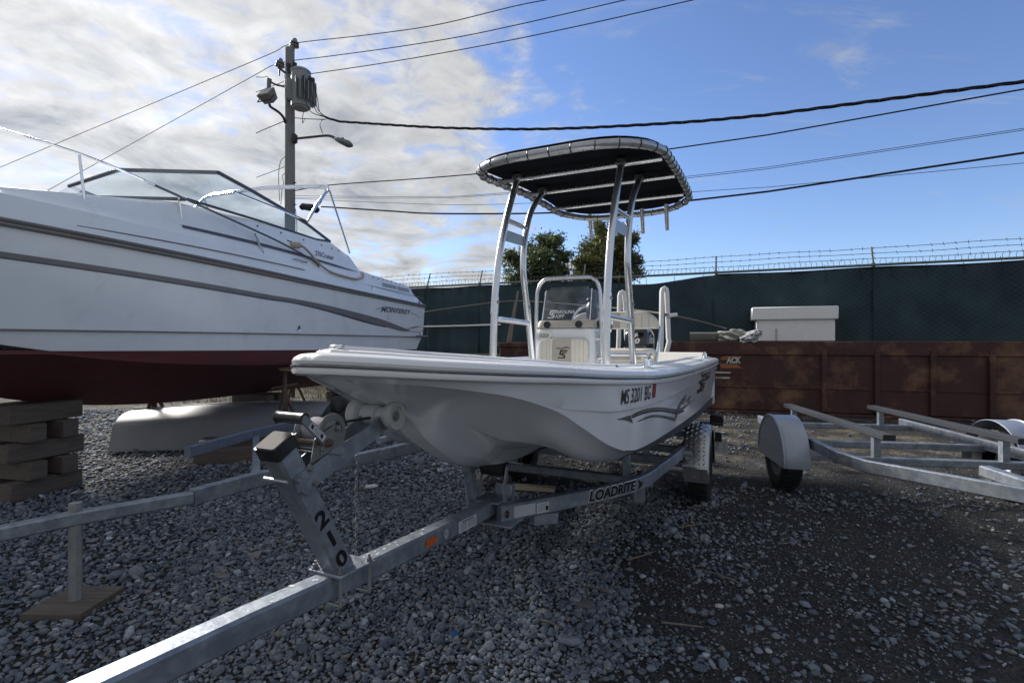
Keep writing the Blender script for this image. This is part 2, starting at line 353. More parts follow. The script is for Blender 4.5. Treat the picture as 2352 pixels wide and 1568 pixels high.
def pebble_material():
    m = bpy.data.materials.new('pebble'); m.use_nodes = True; nt = m.node_tree; N = nt.nodes.new; L = nt.links.new; b = nt.nodes['Principled BSDF']
    oi = N('ShaderNodeObjectInfo'); r = N('ShaderNodeValToRGB'); e = r.color_ramp.elements
    stops = [(0.0, (0.073, 0.092, 0.121)), (0.25, (0.111, 0.136, 0.174)), (0.5, (0.158, 0.184, 0.219)), (0.7, (0.196, 0.223, 0.260)), (0.84, (0.239, 0.262, 0.295)), (0.92, (0.188, 0.170, 0.151)), (0.965, (0.308, 0.344, 0.393)), (1.0, (0.445, 0.495, 0.566))]
    while len(e) < len(stops): e.new(0.5)
    for q, (p, c) in zip(e, stops): q.position = p; q.color = (*c, 1)
    L(oi.outputs['Random'], r.inputs[0])
    tc = N('ShaderNodeTexCoord'); n = N('ShaderNodeTexNoise'); n.inputs['Scale'].default_value = 2.5; n.inputs['Detail'].default_value = 6; L(tc.outputs['Object'], n.inputs['Vector'])
    mr = N('ShaderNodeMapRange'); mr.inputs[1].default_value = 0.3; mr.inputs[2].default_value = 0.7; mr.inputs[3].default_value = 0.72; mr.inputs[4].default_value = 1.25; L(n.outputs[0], mr.inputs[0])
    mx = N('ShaderNodeVectorMath'); mx.operation = 'SCALE'; L(r.outputs[0], mx.inputs[0]); L(mr.outputs[0], mx.inputs['Scale']); L(mx.outputs[0], b.inputs['Base Color'])
    b.inputs['Roughness'].default_value = 0.72; b.inputs['Specular IOR Level'].default_value = 0.35
    bp = N('ShaderNodeBump'); bp.inputs['Strength'].default_value = 0.25; bp.inputs['Distance'].default_value = 0.05; n2 = N('ShaderNodeTexNoise'); n2.inputs['Scale'].default_value = 9; L(tc.outputs['Object'], n2.inputs['Vector']); L(n2.outputs[0], bp.inputs['Height']); L(bp.outputs[0], b.inputs['Normal'])
    return m
PEB = pebble_material()
def pebble_mesh(seed, sub=2, sharp=0.5):
    r = np.random.default_rng(seed); bm = bmesh.new(); bmesh.ops.create_icosphere(bm, subdivisions=sub, radius=1.0)
    pl = r.normal(size=(11, 3)); pl /= np.linalg.norm(pl, axis=1)[:, None]; dd = r.uniform(0.50, 0.95, 11)
    for v in bm.verts:                                    # chop a sphere with random planes, then soften: water-worn stone
        p = np.array(v.co)
        for q, d in zip(pl, dd):
            k = p @ q
            if k > d: p = p - q * (k - d) * (0.86 + 0.2 * sharp * .5)
        v.co = p
    me = bpy.data.meshes.new('pebble'); bm.to_mesh(me); bm.free(); me.materials.append(PEB); me.shade_smooth(); return me
PEBC = bpy.data.collections.new('pebble_shapes')
for i in range(14): PEBC.objects.link(bpy.data.objects.new('pebble_shape_%02d' % i, pebble_mesh(100 + i)))
def vnoise(x, y, s, seed=0):                              # cheap value noise for patchiness
    x = np.asarray(x) * s; y = np.asarray(y) * s; xi = np.floor(x); yi = np.floor(y); fx = x - xi; fy = y - yi
    h = lambda a, b: np.abs(np.sin(a * 127.1 + b * 311.7 + seed * 17.3) * 43758.5453) % 1
    fx = fx * fx * (3 - 2 * fx); fy = fy * fy * (3 - 2 * fy)
    return (h(xi, yi) * (1 - fx) + h(xi + 1, yi) * fx) * (1 - fy) + (h(xi, yi + 1) * (1 - fx) + h(xi + 1, yi + 1) * fx) * fy
def gravel_density(x, y):
    edge = 0.10 + (y - 2.1) * 0.62                        # to the right of this the gravel thins out into dirt
    k = np.clip((edge - x) / 0.55 + 0.55 + 2.0 * (vnoise(x, y, 2.2, 3) - 0.5) + 0.8 * (vnoise(x, y, 5.5, 5) - 0.5), 0, 1)
    k = np.maximum(k, 0.07 + 0.20 * (vnoise(x, y, 1.6, 9) > 0.62))
    k *= np.where((y > 4.9) & (x > -.2), 0.16, 1.0)
    return k
def make_gravel():
    pos = []; siz = []
    bands = [(1.55, 3.2, 0.0180, 0.0118), (3.2, 4.8, 0.0215, 0.0132), (4.8, 7.0, 0.032, 0.0155), (7.0, 10.5, 0.05, 0.019)]
    for (y0, y1, step, sz) in bands:
        W = y1 * 1.04 + 0.5; nx = int(2 * W / step); ny = int((y1 - y0) / step)
        X, Y = np.meshgrid(np.linspace(-W, W, nx), np.linspace(y0, y1, ny, endpoint=False)); X = X.ravel(); Y = Y.ravel()
        X = X + rng.uniform(-.7, .7, X.size) * step; Y = Y + rng.uniform(-.7, .7, Y.size) * step
        keep = (np.abs(X) < Y * 1.03 + 0.45) & (rng.uniform(size=X.size) < gravel_density(X, Y))
        # further out at the sides, where the photograph shows nothing, the gravel is a little sparser
        keep &= (np.abs(X) < Y * 0.58 + 0.25) | (rng.uniform(size=X.size) < 0.62)
        X = X[keep]; Y = Y[keep]; s = sz * np.exp(rng.normal(-.06, 0.34, X.size)); s = np.where(rng.uniform(size=X.size) < 0.04, s * 1.5, s)
        pos.append(np.stack([X, Y, s * rng.uniform(0.05, 0.75, X.size)], 1)); siz.append(s)
    # fine grit lying between the stones on the bare dirt
    n = 9000; Y = rng.uniform(1.7, 6.5, n); X = rng.uniform(-0.2, 1.0, n) * (Y * 0.9); k = X > 0.2 + (Y - 2.1) * 0.55; X = X[k]; Y = Y[k]; s = rng.uniform(0.003, 0.008, X.size)
    pos.append(np.stack([X, Y, s * 0.3], 1)); siz.append(s)
    pos = np.concatenate(pos); siz = np.concatenate(siz); n = len(pos)
    me = bpy.data.meshes.new('gravel'); me.vertices.add(n); me.vertices.foreach_set('co', pos.astype('f').ravel())
    a = me.attributes.new('scl', 'FLOAT_VECTOR', 'POINT'); sc = np.stack([siz * rng.uniform(0.85, 1.45, n), siz * rng.uniform(0.75, 1.1, n), siz * rng.uniform(0.5, 0.85, n)], 1); a.data.foreach_set('vector', sc.astype('f').ravel())
    a = me.attributes.new('rot', 'FLOAT_VECTOR', 'POINT'); ro = np.stack([rng.normal(0, .35, n), rng.normal(0, .35, n), rng.uniform(0, 6.28, n)], 1); a.data.foreach_set('vector', ro.astype('f').ravel())
    a = me.attributes.new('idx', 'INT', 'POINT'); a.data.foreach_set('value', rng.integers(0, 14, n).astype('i'))
    o = obj('gravel', me); tag(o, 'grey rounded gravel stones covering the yard', None, None, 'stuff')
    ng = bpy.data.node_groups.new('scatter_stones', 'GeometryNodeTree'); ng.interface.new_socket('Geometry', in_out='INPUT', socket_type='NodeSocketGeometry'); ng.interface.new_socket('Geometry', in_out='OUTPUT', socket_type='NodeSocketGeometry')
    N = ng.nodes.new; L = ng.links.new; gi = N('NodeGroupInput'); go = N('NodeGroupOutput'); ip = N('GeometryNodeInstanceOnPoints'); ci = N('GeometryNodeCollectionInfo')
    ci.inputs['Collection'].default_value = PEBC; ci.inputs['Separate Children'].default_value = True; ci.inputs['Reset Children'].default_value = True
    def attr(nm, t):
        q = N('GeometryNodeInputNamedAttribute'); q.data_type = t; q.inputs['Name'].default_value = nm; return q.outputs['Attribute']
    L(gi.outputs[0], ip.inputs['Points']); L(ci.outputs[0], ip.inputs['Instance']); ip.inputs['Pick Instance'].default_value = True
    L(attr('idx', 'INT'), ip.inputs['Instance Index']); L(attr('rot', 'FLOAT_VECTOR'), ip.inputs['Rotation']); L(attr('scl', 'FLOAT_VECTOR'), ip.inputs['Scale']); L(ip.outputs[0], go.inputs[0])
    md = o.modifiers.new('scatter', 'NODES'); md.node_group = ng
    return n
make_gravel()

# ================================================================== fence along the far side of the yard
FD = np.array([9.47, -4.0]); FD /= np.linalg.norm(FD); FP = np.array([6.34, 12.7]); FH = 3.2
FN = np.array([-FD[1] * -1, -FD[0]]); FN = np.array([FD[1], -FD[0]])         # towards the yard
def fpt(s, off=0.0, z=0.0): p = FP + FD * s + FN * off; return (p[0], p[1], z)
def fabric_material():
    m = bpy.data.materials.new('windscreen_fabric'); m.use_nodes = True; nt = m.node_tree; N = nt.nodes.new; L = nt.links.new; b = nt.nodes['Principled BSDF']
    tc = N('ShaderNodeTexCoord'); v = tc.outputs['UV']
    def wave(rot):
        mp = N('ShaderNodeMapping'); mp.inputs['Rotation'].default_value = (0, 0, rot); L(v, mp.inputs[0]); w = N('ShaderNodeTexWave'); w.inputs['Scale'].default_value = 3.6; w.inputs['Distortion'].default_value = 0.6; w.inputs['Detail'].default_value = 1; L(mp.outputs[0], w.inputs['Vector']); return w.outputs[0]
    mn = N('ShaderNodeMath'); mn.operation = 'MAXIMUM'; L(wave(R(52)), mn.inputs[0]); L(wave(R(-52)), mn.inputs[1])
    mr = N('ShaderNodeMapRange'); mr.inputs[1].default_value = 0.86; mr.inputs[2].default_value = 1.0; L(mn.outputs[0], mr.inputs[0])
    n = N('ShaderNodeTexNoise'); n.inputs['Scale'].default_value = 1.2; n.inputs['Detail'].default_value = 7; L(v, n.inputs['Vector'])
    r = N('ShaderNodeValToRGB'); r.color_ramp.elements[0].position = 0.3; r.color_ramp.elements[0].color = (0.020, 0.042, 0.054, 1); r.color_ramp.elements[1].position = 0.75; r.color_ramp.elements[1].color = (0.050, 0.084, 0.100, 1); L(n.outputs[0], r.inputs[0])
    mx = N('ShaderNodeMix'); mx.data_type = 'RGBA'; mu = N('ShaderNodeMath'); mu.operation = 'MULTIPLY'; mu.inputs[1].default_value = 0.38; L(mr.outputs[0], mu.inputs[0]); L(mu.outputs[0], mx.inputs[0]); L(r.outputs[0], mx.inputs[6]); mx.inputs[7].default_value = (0.09, 0.12, 0.12, 1)
    L(mx.outputs[2], b.inputs['Base Color']); b.inputs['Roughness'].default_value = 0.85; b.inputs['Specular IOR Level'].default_value = 0.2
    bp = N('ShaderNodeBump'); bp.inputs['Strength'].default_value = 0.5; bp.inputs['Distance'].default_value = 0.02; L(mr.outputs[0], bp.inputs['Height']); L(bp.outputs[0], b.inputs['Normal'])
    return m
FAB = fabric_material(); FGALV = pm('fence_pipe', (0.17, 0.20, 0.19), 0.5, metal=0.5, var=0.15, vscale=12); DARKW = pm('dark_wire', (0.02, 0.02, 0.022), 0.55, metal=0.3, var=0.2)
fence = thing('yard_fence', 'tall chain link fence hung with dark green windscreen fabric and barbed wire', 'fence')
posts = [-40, -37, -34, -31, -28, -25, -22.2, -19.2, -16.2, -13.1, -9.9, -8.0, -4.7, -1.2, 2.2, 5.4]
for i, s in enumerate(posts):
    MB().tube([fpt(s, -0.09, 0), fpt(s, -0.09, FH + 0.03)], 0.04, 8).build('post', FGALV, fence)
    MB().tube([fpt(s, -0.09, FH), fpt(s, -0.26, FH + 0.42)], 0.022, 6).build('barbed_wire_arm', FGALV, fence)
    if i == len(posts) - 1: break
    s1 = posts[i + 1]; mb = MB(); nx = 40; nz = 18; rows = []; uv = []
    dip = {12: 0.22}.get(i, 0.03)                         # one bay where the fabric has come loose and sags
    for k in range(nz + 1):
        row = []
        for j in range(nx + 1):
            u = j / nx; w = k / nz; x = s - 0.04 + (s1 - s + 0.08) * u
            sag = dip * math.sin(math.pi * u) ** 2 * (1 if i != 12 else 0.7) * w
            wr = 0.05 * math.sin(9 * u * math.pi + i + 1.5 * w) * (0.3 + 0.7 * (1 - w)) + 0.06 * float(vnoise(x, w * 3.2, 1.7, i)) + 0.03 * float(vnoise(x, w * 3.2, 4.3, i + 3))
            row.append(fpt(x, 0.02 + wr + 0.004 * (i % 2), 0.03 + (FH - 0.11 - 0.03) * w - sag))
        rows.append(row)
    mb.grid(rows); me = mb.mesh('fabric_panel', FAB, 60); o = obj('fabric_panel', me, fence)
    ul = me.uv_layers.new(name='UVMap'); co = np.array([v.co for v in me.vertices]); uvs = np.stack([(co[:, :2] - FP) @ FD, co[:, 2]], 1)
    for lp in me.loops: ul.data[lp.index].uv = uvs[lp.vertex_index]
    # cable ties with loose tails along the top hem
    for q in np.linspace(s + 0.3, s1 - 0.3, 5):
        MB().tube([fpt(q, 0.0, FH + 0.02), fpt(q + 0.01, 0.075, FH - 0.12), fpt(q + 0.03, 0.085, FH - 0.32 - 0.12 * random.random())], 0.006, 4).build('cable_tie', DARKW, fence)
MB().tube([fpt(-40, -0.03, FH - 0.03), fpt(5.4, -0.03, FH - 0.03)], 0.03, 8).build('top_rail', FGALV, fence)
hem = MB()
for i in range(len(posts) - 1):
    if i == 12: continue
    P = [fpt(posts[i] + (posts[i + 1] - posts[i]) * u, 0.055, FH - 0.10 - 0.03 * math.sin(math.pi * u) ** 2) for u in np.linspace(0, 1, 9)]; hem.tube(P, 0.022, 5)
hem.build('fabric_hem', pm('hem_black', (0.008, 0.009, 0.010), 0.8, var=0.2), fence)
sp = MB()
for s in np.arange(-40, 5.3, 0.115):                      # twisted wire ends standing above the rail
    p = fpt(s, -0.05, FH); sp.tube([p, (p[0], p[1], FH + 0.07), (p[0] + 0.03 * random.choice((-1, 1)), p[1], FH + 0.115)], 0.006, 3, caps=False)
tag(sp.build('chain_link_tips', FGALV, fence, 0), 'row of twisted wire ends along the fence top', None, None, 'stuff')
for k in range(3):
    off = -0.14 - 0.055 * k; z = FH + 0.13 + 0.135 * k; mb = MB(); P = []
    for s in np.arange(-40, 5.5, 0.5): P.append(fpt(s, off, z + 0.010 * math.sin(s * 1.3 + k) + 0.006 * math.sin(s * 3.3)))
    mb.tube(P, 0.006, 4, caps=False)
    for s in np.arange(-40, 5.4, 0.22):
        p = np.array(fpt(s, off, z + 0.010 * math.sin(s * 1.3 + k) + 0.006 * math.sin(s * 3.3))); a = random.uniform(0, 3.14); d = np.array([0.5 * math.cos(a), 0.2, math.sin(a)]) * 0.045
        mb.tube([p - d, p + d], 0.006, 3, caps=False)
    mb.build('barbed_wire', DARKW, fence, 0)

# ================================================================== trees behind the fence
def leaf_material(name, c1, c2):
    m = bpy.data.materials.new(name); m.use_nodes = True; nt = m.node_tree; N = nt.nodes.new; L = nt.links.new; b = nt.nodes['Principled BSDF']
    ge = N('ShaderNodeNewGeometry'); r = N('ShaderNodeValToRGB'); r.color_ramp.elements[0].color = (*c1, 1); r.color_ramp.elements[1].color = (*c2, 1); L(ge.outputs['Random Per Island'], r.inputs[0])
    tc = N('ShaderNodeTexCoord'); n = N('ShaderNodeTexNoise'); n.inputs['Scale'].default_value = 0.9; n.inputs['Detail'].default_value = 4; L(tc.outputs['Object'], n.inputs['Vector'])
    mr = N('ShaderNodeMapRange'); mr.inputs[1].default_value = 0.3; mr.inputs[2].default_value = 0.7; mr.inputs[3].default_value = 0.6; mr.inputs[4].default_value = 1.35; L(n.outputs[0], mr.inputs[0])
    sc = N('ShaderNodeVectorMath'); sc.operation = 'SCALE'; L(r.outputs[0], sc.inputs[0]); L(mr.outputs[0], sc.inputs['Scale']); L(sc.outputs[0], b.inputs['Base Color'])
    b.inputs['Roughness'].default_value = 0.55; b.inputs['Subsurface Weight'].default_value = 0.0
    tl = N('ShaderNodeBsdfTranslucent'); L(sc.outputs[0], tl.inputs[0]); mx = N('ShaderNodeMixShader'); mx.inputs[0].default_value = 0.35
    out = nt.nodes['Material Output']; L(b.outputs[0], mx.inputs[1]); L(tl.outputs[0], mx.inputs[2]); L(mx.outputs[0], out.inputs[0]); return m
BARK = pm('bark', (0.07, 0.055, 0.045), 0.9, var=0.3, vscale=8, bump=0.5, bscale=25)
def tree(name, label, base, blobs, nleaf, leafsize, mat, limbs, seed, trunk_r=0.22):
    r = np.random.default_rng(seed); o = thing(name, label, 'tree', base, 0, 'trees behind the fence')
    tb = MB(); top = max(b[2] + b[5] * 0.5 for b in blobs)
    tb.tube([(0, 0, 0), (0.05, 0, top * 0.3), (-0.05, 0.05, top * 0.6), (0.02, 0, top * 0.92)], [trunk_r, trunk_r * .8, trunk_r * .5, 0.03], 9)
    for b in blobs:
        z0 = max(0.8, b[2] * limbs); tb.tube([(0, 0, z0 * 0.8), (b[0] * 0.45, b[1] * 0.45, z0 + (b[2] - z0) * 0.4), (b[0], b[1], b[2]), (b[0] * 1.1, b[1] * 1.1, b[2] + b[5] * 0.6)], [0.08, 0.06, 0.035, 0.012], 6)
    tb.build('trunk', BARK, o)
    vol = np.array([b[3] * b[4] * b[5] for b in blobs]) ** 0.8; vol /= vol.sum(); V = []; Fc = []
    cnt = 0
    for b, w in zip(blobs, vol):
        ncl = max(5, int(nleaf * w / 42))
        for c in range(ncl):                              # a blob is made of sprays of leaves with air between them
            d = r.normal(size=3); d /= np.linalg.norm(d); rad = r.uniform(0.30, 1.0) ** 0.6 * r.uniform(0.75, 1.32)
            cc = np.array(b[:3]) + d * rad * np.array(b[3:6]); cs = r.uniform(0.09, 0.22); k = int(r.integers(24, 60))
            P = cc + r.normal(size=(k, 3)) * cs * np.array([1, 1, 0.75])
            for p in P:
                a = r.normal(size=3); a /= np.linalg.norm(a); t = np.cross(a, r.normal(size=3)); t /= np.linalg.norm(t); u = np.cross(a, t); s = leafsize * r.uniform(0.6, 1.3)
                V += [p - t * s, p - u * s * .42 + a * s * .12, p + t * s, p + u * s * .42 + a * s * .12]; Fc.append((cnt, cnt + 1, cnt + 2, cnt + 3)); cnt += 4
    me = bpy.data.meshes.new('crown'); me.vertices.add(len(V)); me.vertices.foreach_set('co', np.array(V, 'f').ravel())
    me.loops.add(len(Fc) * 4); me.polygons.add(len(Fc)); me.polygons.foreach_set('loop_start', np.arange(0, len(Fc) * 4, 4, dtype='i')); me.loops.foreach_set('vertex_index', np.array(Fc, 'i').ravel()); me.update(); me.validate()
    me.materials.append(mat); obj('crown', me, o); return o
LEAF1 = leaf_material('leaves_dark', (0.045, 0.075, 0.030), (0.12, 0.16, 0.055)); LEAF2 = leaf_material('leaves_olive', (0.07, 0.09, 0.028), (0.19, 0.20, 0.065))
def blobs_px(lst, Y, base):
    out = []
    for px, py, rx, ry in lst:
        p = at_depth(px, py, Y + random.uniform(-1.0, 1.0)); k = Y / F; out.append((p[0] - base[0], p[1] - base[1], p[2], rx * k, 1.0 * (rx * k) ** 0.7, ry * k))
    return out
b1 = ground(1232, 784 + 60); Y1 = 25.0; base1 = ((1232 - 1176) / F * Y1, Y1, 0)
tree('leafy_tree', 'wide loose green tree behind the fence with open gaps in its crown', base1,
     blobs_px([(1190, 610, 26, 24), (1175, 585, 14, 12), (1240, 600, 30, 28), (1262, 562, 24, 20), (1240, 548, 12, 8), (1290, 590, 18, 16), (1215, 575, 14, 12), (1280, 625, 26, 18), (1205, 640, 32, 14), (1250, 640, 34, 14), (1275, 548, 12, 9)], Y1, base1), 13000, 0.085, LEAF1, 0.55, 31)
Y2 = 26.0; base2 = ((1395 - 1176) / F * Y2, Y2, 0)
tree('conical_tree', 'tall dense conical olive green tree behind the fence', base2,
     blobs_px([(1378, 520, 11, 22), (1385, 545, 18, 20), (1360, 575, 22, 22), (1340, 605, 24, 26), (1390, 580, 28, 26), (1420, 570, 26, 24), (1438, 556, 16, 16), (1380, 620, 34, 26), (1425, 612, 30, 26), (1455, 600, 15, 18), (1335, 640, 22, 14), (1455, 630, 16, 14), (1400, 645, 40, 14), (1408, 540, 16, 16), (1460, 545, 8, 8), (1340, 575, 9, 10)], Y2, base2), 23000, 0.085, LEAF2, 0.5, 32)

# ================================================================== utility pole, its equipment and the wires
PY = 19.5; PX = (666 - 1176) / F * PY; PP = (PX, PY); PW = pm('pole_wood', (0.24, 0.245, 0.25), 0.85, var=0.35, vscale=5, stretch=(14, 14, 0.5), bump=0.5, bscale=18)
CABLE = pm('black_cable', (0.012, 0.013, 0.016), 0.6, var=0.2); PORC = pm('insulator', (0.16, 0.17, 0.18), 0.3, var=0.1)
TGREY = pm('transformer_grey', (0.27, 0.30, 0.31), 0.45, var=0.08, vscale=6); DSTEEL = pm('dark_bracket', (0.06, 0.06, 0.065), 0.6, metal=0.4, var=0.2)
def pole_pt(px, py, dy=0.0): return at_depth(px, py, PY + dy)
def wl(px, py): return on_wall(px, py, PP, FD)
pole = thing('utility_pole', 'weathered wooden utility pole behind the white cruiser', 'pole', (PX, PY, 0))
zt = at_depth(666, 112, PY)[2]
MB().tube([(0, 0, 0), (0, 0, zt * 0.5), (0, 0, zt)], [0.21, 0.19, 0.165], 18).build('shaft', PW, pole)
def insul(px, py, name='insulator'):
    p = np.array(pole_pt(px, py)) - np.array([PX, PY, 0]); MB().lathe([(0.0, 0.30), (0.07, 0.29), (0.09, 0.22), (0.15, 0.16), (0.16, 0.10), (0.10, 0.09), (0.17, 0.04), (0.17, 0.0), (0.03, -0.02), (0.03, -0.35)], p + np.array([0, 0, -0.05]), (0.1, 0, 1), 14).build('insulator', PORC, pole)
insul(676, 104); insul(643, 150)
def rel(p): return tuple(np.array(p) - np.array([PX, PY, 0]))
MB().tube([rel(pole_pt(640, 156, -.1)), rel(pole_pt(660, 171, -.1))], 0.045, 6).build('bracket_arm', DSTEEL, pole)
MB().tube([rel(pole_pt(622, 189, -.2)), rel(pole_pt(634, 195, -.2)), rel(pole_pt(656, 200, -.1))], 0.035, 6).build('bracket_arm', DSTEEL, pole)
MB().tube([rel(pole_pt(619, 182, -.25)), rel(pole_pt(617, 204, -.25))], [0.09, 0.07], 8).build('fuse_cutout', PORC, pole)
for x0, y0, x1, y1 in ((663, 146, 665, 168), (677, 148, 676, 166)):
    a = np.array(rel(pole_pt(x0, y0, -.35))); b = np.array(rel(pole_pt(x1, y1, -.35))); pr = []
    for k in range(9): pr += [(0.05, k * .04), (0.085, k * .04 + .015)]
    MB().lathe(pr, b, a - b, 10).build('bushing', PORC, pole)
for pts in ([(648, 200), (655, 190), (654, 172)], [(588, 177), (605, 178), (614, 167 + 9), (619, 184)], [(642, 462), (640, 400), (645, 370), (655, 360)], [(645, 470), (648, 430), (652, 420), (648, 405), (655, 398)], [(679, 480), (682, 520), (680, 540)]):
    P = crs([rel(pole_pt(x, y, -.22)) for x, y in pts], 5); MB().tube(P, 0.012, 5).build('jumper_wire', CABLE, pole)
for py in (240, 330, 420, 470): MB().tube([rel(pole_pt(673, py, -.25)), rel(pole_pt(681, py, -.2))], 0.02, 5).build('bolt', DSTEEL, pole)

tr = thing('transformer', 'grey pole transformer with cooling fins on the utility pole', 'transformer', pole_pt(691, 250, -0.55)); k = (PY - .55) / F
def trp(px, py, dy=0.0): return tuple(np.array(at_depth(px, py, PY - .55 + dy)) - np.array(tr.location))
Rr = 21 * k; Ht = 85 * k
MB().lathe([(0, -0.02), (Rr * .8, -0.01), (Rr * .86, 0.04), (Rr, 0.05), (Rr, Ht - .06), (Rr * 1.05, Ht - .05), (Rr * 1.05, Ht), (Rr * .8, Ht + .07), (0, Ht + .1)], (0, 0, 0), (0, 0, 1), 28).build('tank', TGREY, tr)
for a in range(-150, 160, 16):
    if -128 < a < -100: continue
    c, s_ = math.cos(R(a)), math.sin(R(a)); MB().box((c * (Rr + .10), s_ * (Rr + .10), Ht * .44), (0.22, 0.035, Ht * .56), (0, 0, R(a)), 0.01).build('cooling_fin', TGREY, tr)
for px, py in ((698, 178), (712, 180), (719, 184)): MB().sphere(trp(px, py, -.35), (0.07, 0.07, 0.09), 8, 5).build('terminal', DSTEEL, tr)
MB().box((-Rr - .1, .15, Ht * .5), (0.25, 0.12, Ht * .5), None, .01).build('mounting_bracket', DSTEEL, tr)
for pts in ([(696, 176), (700, 215), (712, 255), (748, 270)], [(711, 180), (716, 215), (726, 255), (750, 271)], [(719, 186), (725, 215), (729, 250), (752, 272)], [(720, 187), (729, 225), (735, 258), (757, 272)]):
    MB().tube(crs([trp(x, y, -.5) for x, y in pts], 6), 0.014, 6).build('service_lead', CABLE, tr)

lamp = thing('street_lamp', 'curved arm street lamp fixed to the utility pole', 'street lamp', pole_pt(676, 322))
def lr(px, py, dy): return tuple(np.array(at_depth(px, py, PY + dy)) - np.array(lamp.location))
MB().tube(crs([lr(676, 319, -.2), lr(715, 315, -.8), (lr(745, 312, -1.2)), lr(760, 313, -1.4), lr(773, 320, -1.6)], 5), 0.045, 8).build('arm', DSTEEL, lamp)
MB().box(lr(677, 318, -.2), (0.16, 0.2, 0.3), None, .02).build('mount', DSTEEL, lamp)
P = [lr(771, 320, -1.6), lr(778, 322, -1.65), lr(788, 326, -1.7), lr(800, 331, -1.8), lr(807, 334, -1.85), lr(809, 335, -1.87)]
MB().tube(P, [0.07, 0.13, 0.155, 0.17, 0.09, 0.02], 12, squash=0.7).build('lamp_head', pm('lamp_green_grey', (0.13, 0.15, 0.145), 0.4, metal=0.3, var=0.1), lamp)
MB().tube([lr(787, 321, -1.7), lr(787, 317, -1.7)], 0.05, 8).build('photocell', DSTEEL, lamp)

fl = thing('floodlight', 'square grey floodlight on a bent arm of the utility pole', 'floodlight', pole_pt(654, 275))
def fr(px, py, dy): return tuple(np.array(at_depth(px, py, PY + dy)) - np.array(fl.location))
MB().tube(crs([fr(655, 282, -.15), fr(651, 270, -.3), fr(640, 258, -.4), fr(622, 246, -.5), fr(619, 240, -.5)], 5), 0.05, 8).build('arm', DSTEEL, fl)
fc = fr(615, 220, -.5); rotf = Euler((R(-38), R(0), R(-18))).to_matrix().to_4x4()
def fq(x, y, z): return tuple(Matrix.Translation(fc) @ rotf @ Vector((x, y, z)))
MB().add([fq(sx * .27 * (1 if j == 0 else .75), (-.16 if j == 0 else .22), sz * .24 * (1 if j == 0 else .7)) for j in (0, 1) for sx, sz in ((-1, -1), (1, -1), (1, 1), (-1, 1))], [(0, 1, 2, 3), (7, 6, 5, 4), (0, 4, 5, 1), (1, 5, 6, 2), (2, 6, 7, 3), (3, 7, 4, 0)]).build('housing', pm('flood_grey', (0.24, 0.25, 0.25), 0.5, var=0.08), fl, 0)
MB().box(fq(0, -.165, 0), (0.46, 0.02, 0.40), rotf).build('lens', pm('flood_lens', (0.13, 0.14, 0.15), 0.12, var=0.15), fl, 0)
MB().tube([fq(-.29, 0, 0), fq(-.29, .02, -.34), fq(.29, .02, -.34), fq(.29, 0, 0)], 0.02, 6).build('yoke', DSTEEL, fl)

def wire(name, pts, r, label, cat='power line', ext=True, group=None, mat=CABLE, twist=False):
    P = [np.array(wl(x, y)) for x, y in pts]; C = crs(P, 8)
    if ext:
        a = C[-1] + (C[-1] - C[-5]) / np.linalg.norm((C[-1] - C[-5])[:2]) * 9 + np.array([0, 0, .35]); C = np.vstack([C, a])
        if pts[0][0] < 600: b = C[0] + (C[0] - C[4]) / np.linalg.norm((C[0] - C[4])[:2]) * 22 + np.array([0, 0, .2]); C = np.vstack([b, C])
    mb = MB()
    if twist:
        L = np.concatenate([[0], np.cumsum(np.linalg.norm(np.diff(C, axis=0), axis=1))]); n = int(L[-1] / 0.09); q = np.linspace(0, L[-1], n); D = np.stack([np.interp(q, L, C[:, i]) for i in range(3)], 1)
        for ph in (0, 2.1, 4.2):
            T = D + np.stack([0.012 * np.cos(q * 5 + ph) * 0, 0 * q, 0], 1) if False else D.copy(); T[:, 2] += 0.026 * np.sin(q * 4.2 + ph); T[:, 1] += 0.026 * np.cos(q * 4.2 + ph); mb.tube(T, r, 5)
    else: mb.tube(C, r, 6)
    return tag(mb.build(name, mat), label, cat, group)
wire('power_line', [(588, 138), (632, 119), (676, 100), (840, 81), (1000, 58), (1176, 16), (1255, 0)], 0.014, 'topmost power line running over the pole top insulator')
wire('power_line', [(588, 171), (643, 145), (760, 129), (900, 110), (1050, 86), (1176, 60), (1300, 32), (1437, 0)], 0.014, 'power line on the side bracket insulator of the pole')
wire('power_line', [(713, 170), (850, 150), (1000, 125), (1176, 92), (1380, 49), (1593, 0)], 0.014, 'power line starting behind the transformer tank')
wire('power_line', [(588, 212), (620, 200), (656, 186)], 0.012, 'slack power line reaching the pole beside the floodlight', ext=False)
wire('service_cable', [(748, 270), (780, 279), (820, 282), (1000, 293), (1176, 297), (1310, 295), (1440, 289), (1600, 279), (1764, 264)], 0.020, 'thick twisted black cable leaving the transformer', 'cable', twist=True)
wire('telephone_cable', [(677, 438), (760, 425), (980, 409), (1118, 397), (1320, 374), (1514, 346), (1764, 310)], 0.018, 'single black cable sloping up behind the boat canopy', 'cable')
wire('telephone_cable', [(677, 450), (980, 452), (1120, 446), (1400, 424), (1590, 404), (1764, 384)], 0.007, 'upper thin line of the pair crossing behind the canopy', 'cable')
wire('telephone_cable', [(677, 455), (980, 455), (1120, 449), (1400, 428), (1590, 408), (1764, 388)], 0.007, 'lower thin line of the pair crossing behind the canopy', 'cable')
wire('telephone_cable', [(677, 456), (820, 463), (980, 469), (1120, 470), (1400, 458), (1590, 441), (1764, 430)], 0.007, 'lone thin line just above the thick telephone cable', 'cable')
tc_ = wire('telephone_cable', [(738, 475), (760, 476), (900, 485), (980, 490), (1120, 491), (1260, 489), (1400, 480), (1590, 460), (1764, 440)], 0.026, 'thick telephone cable with small clips and a black splice box', 'cable')
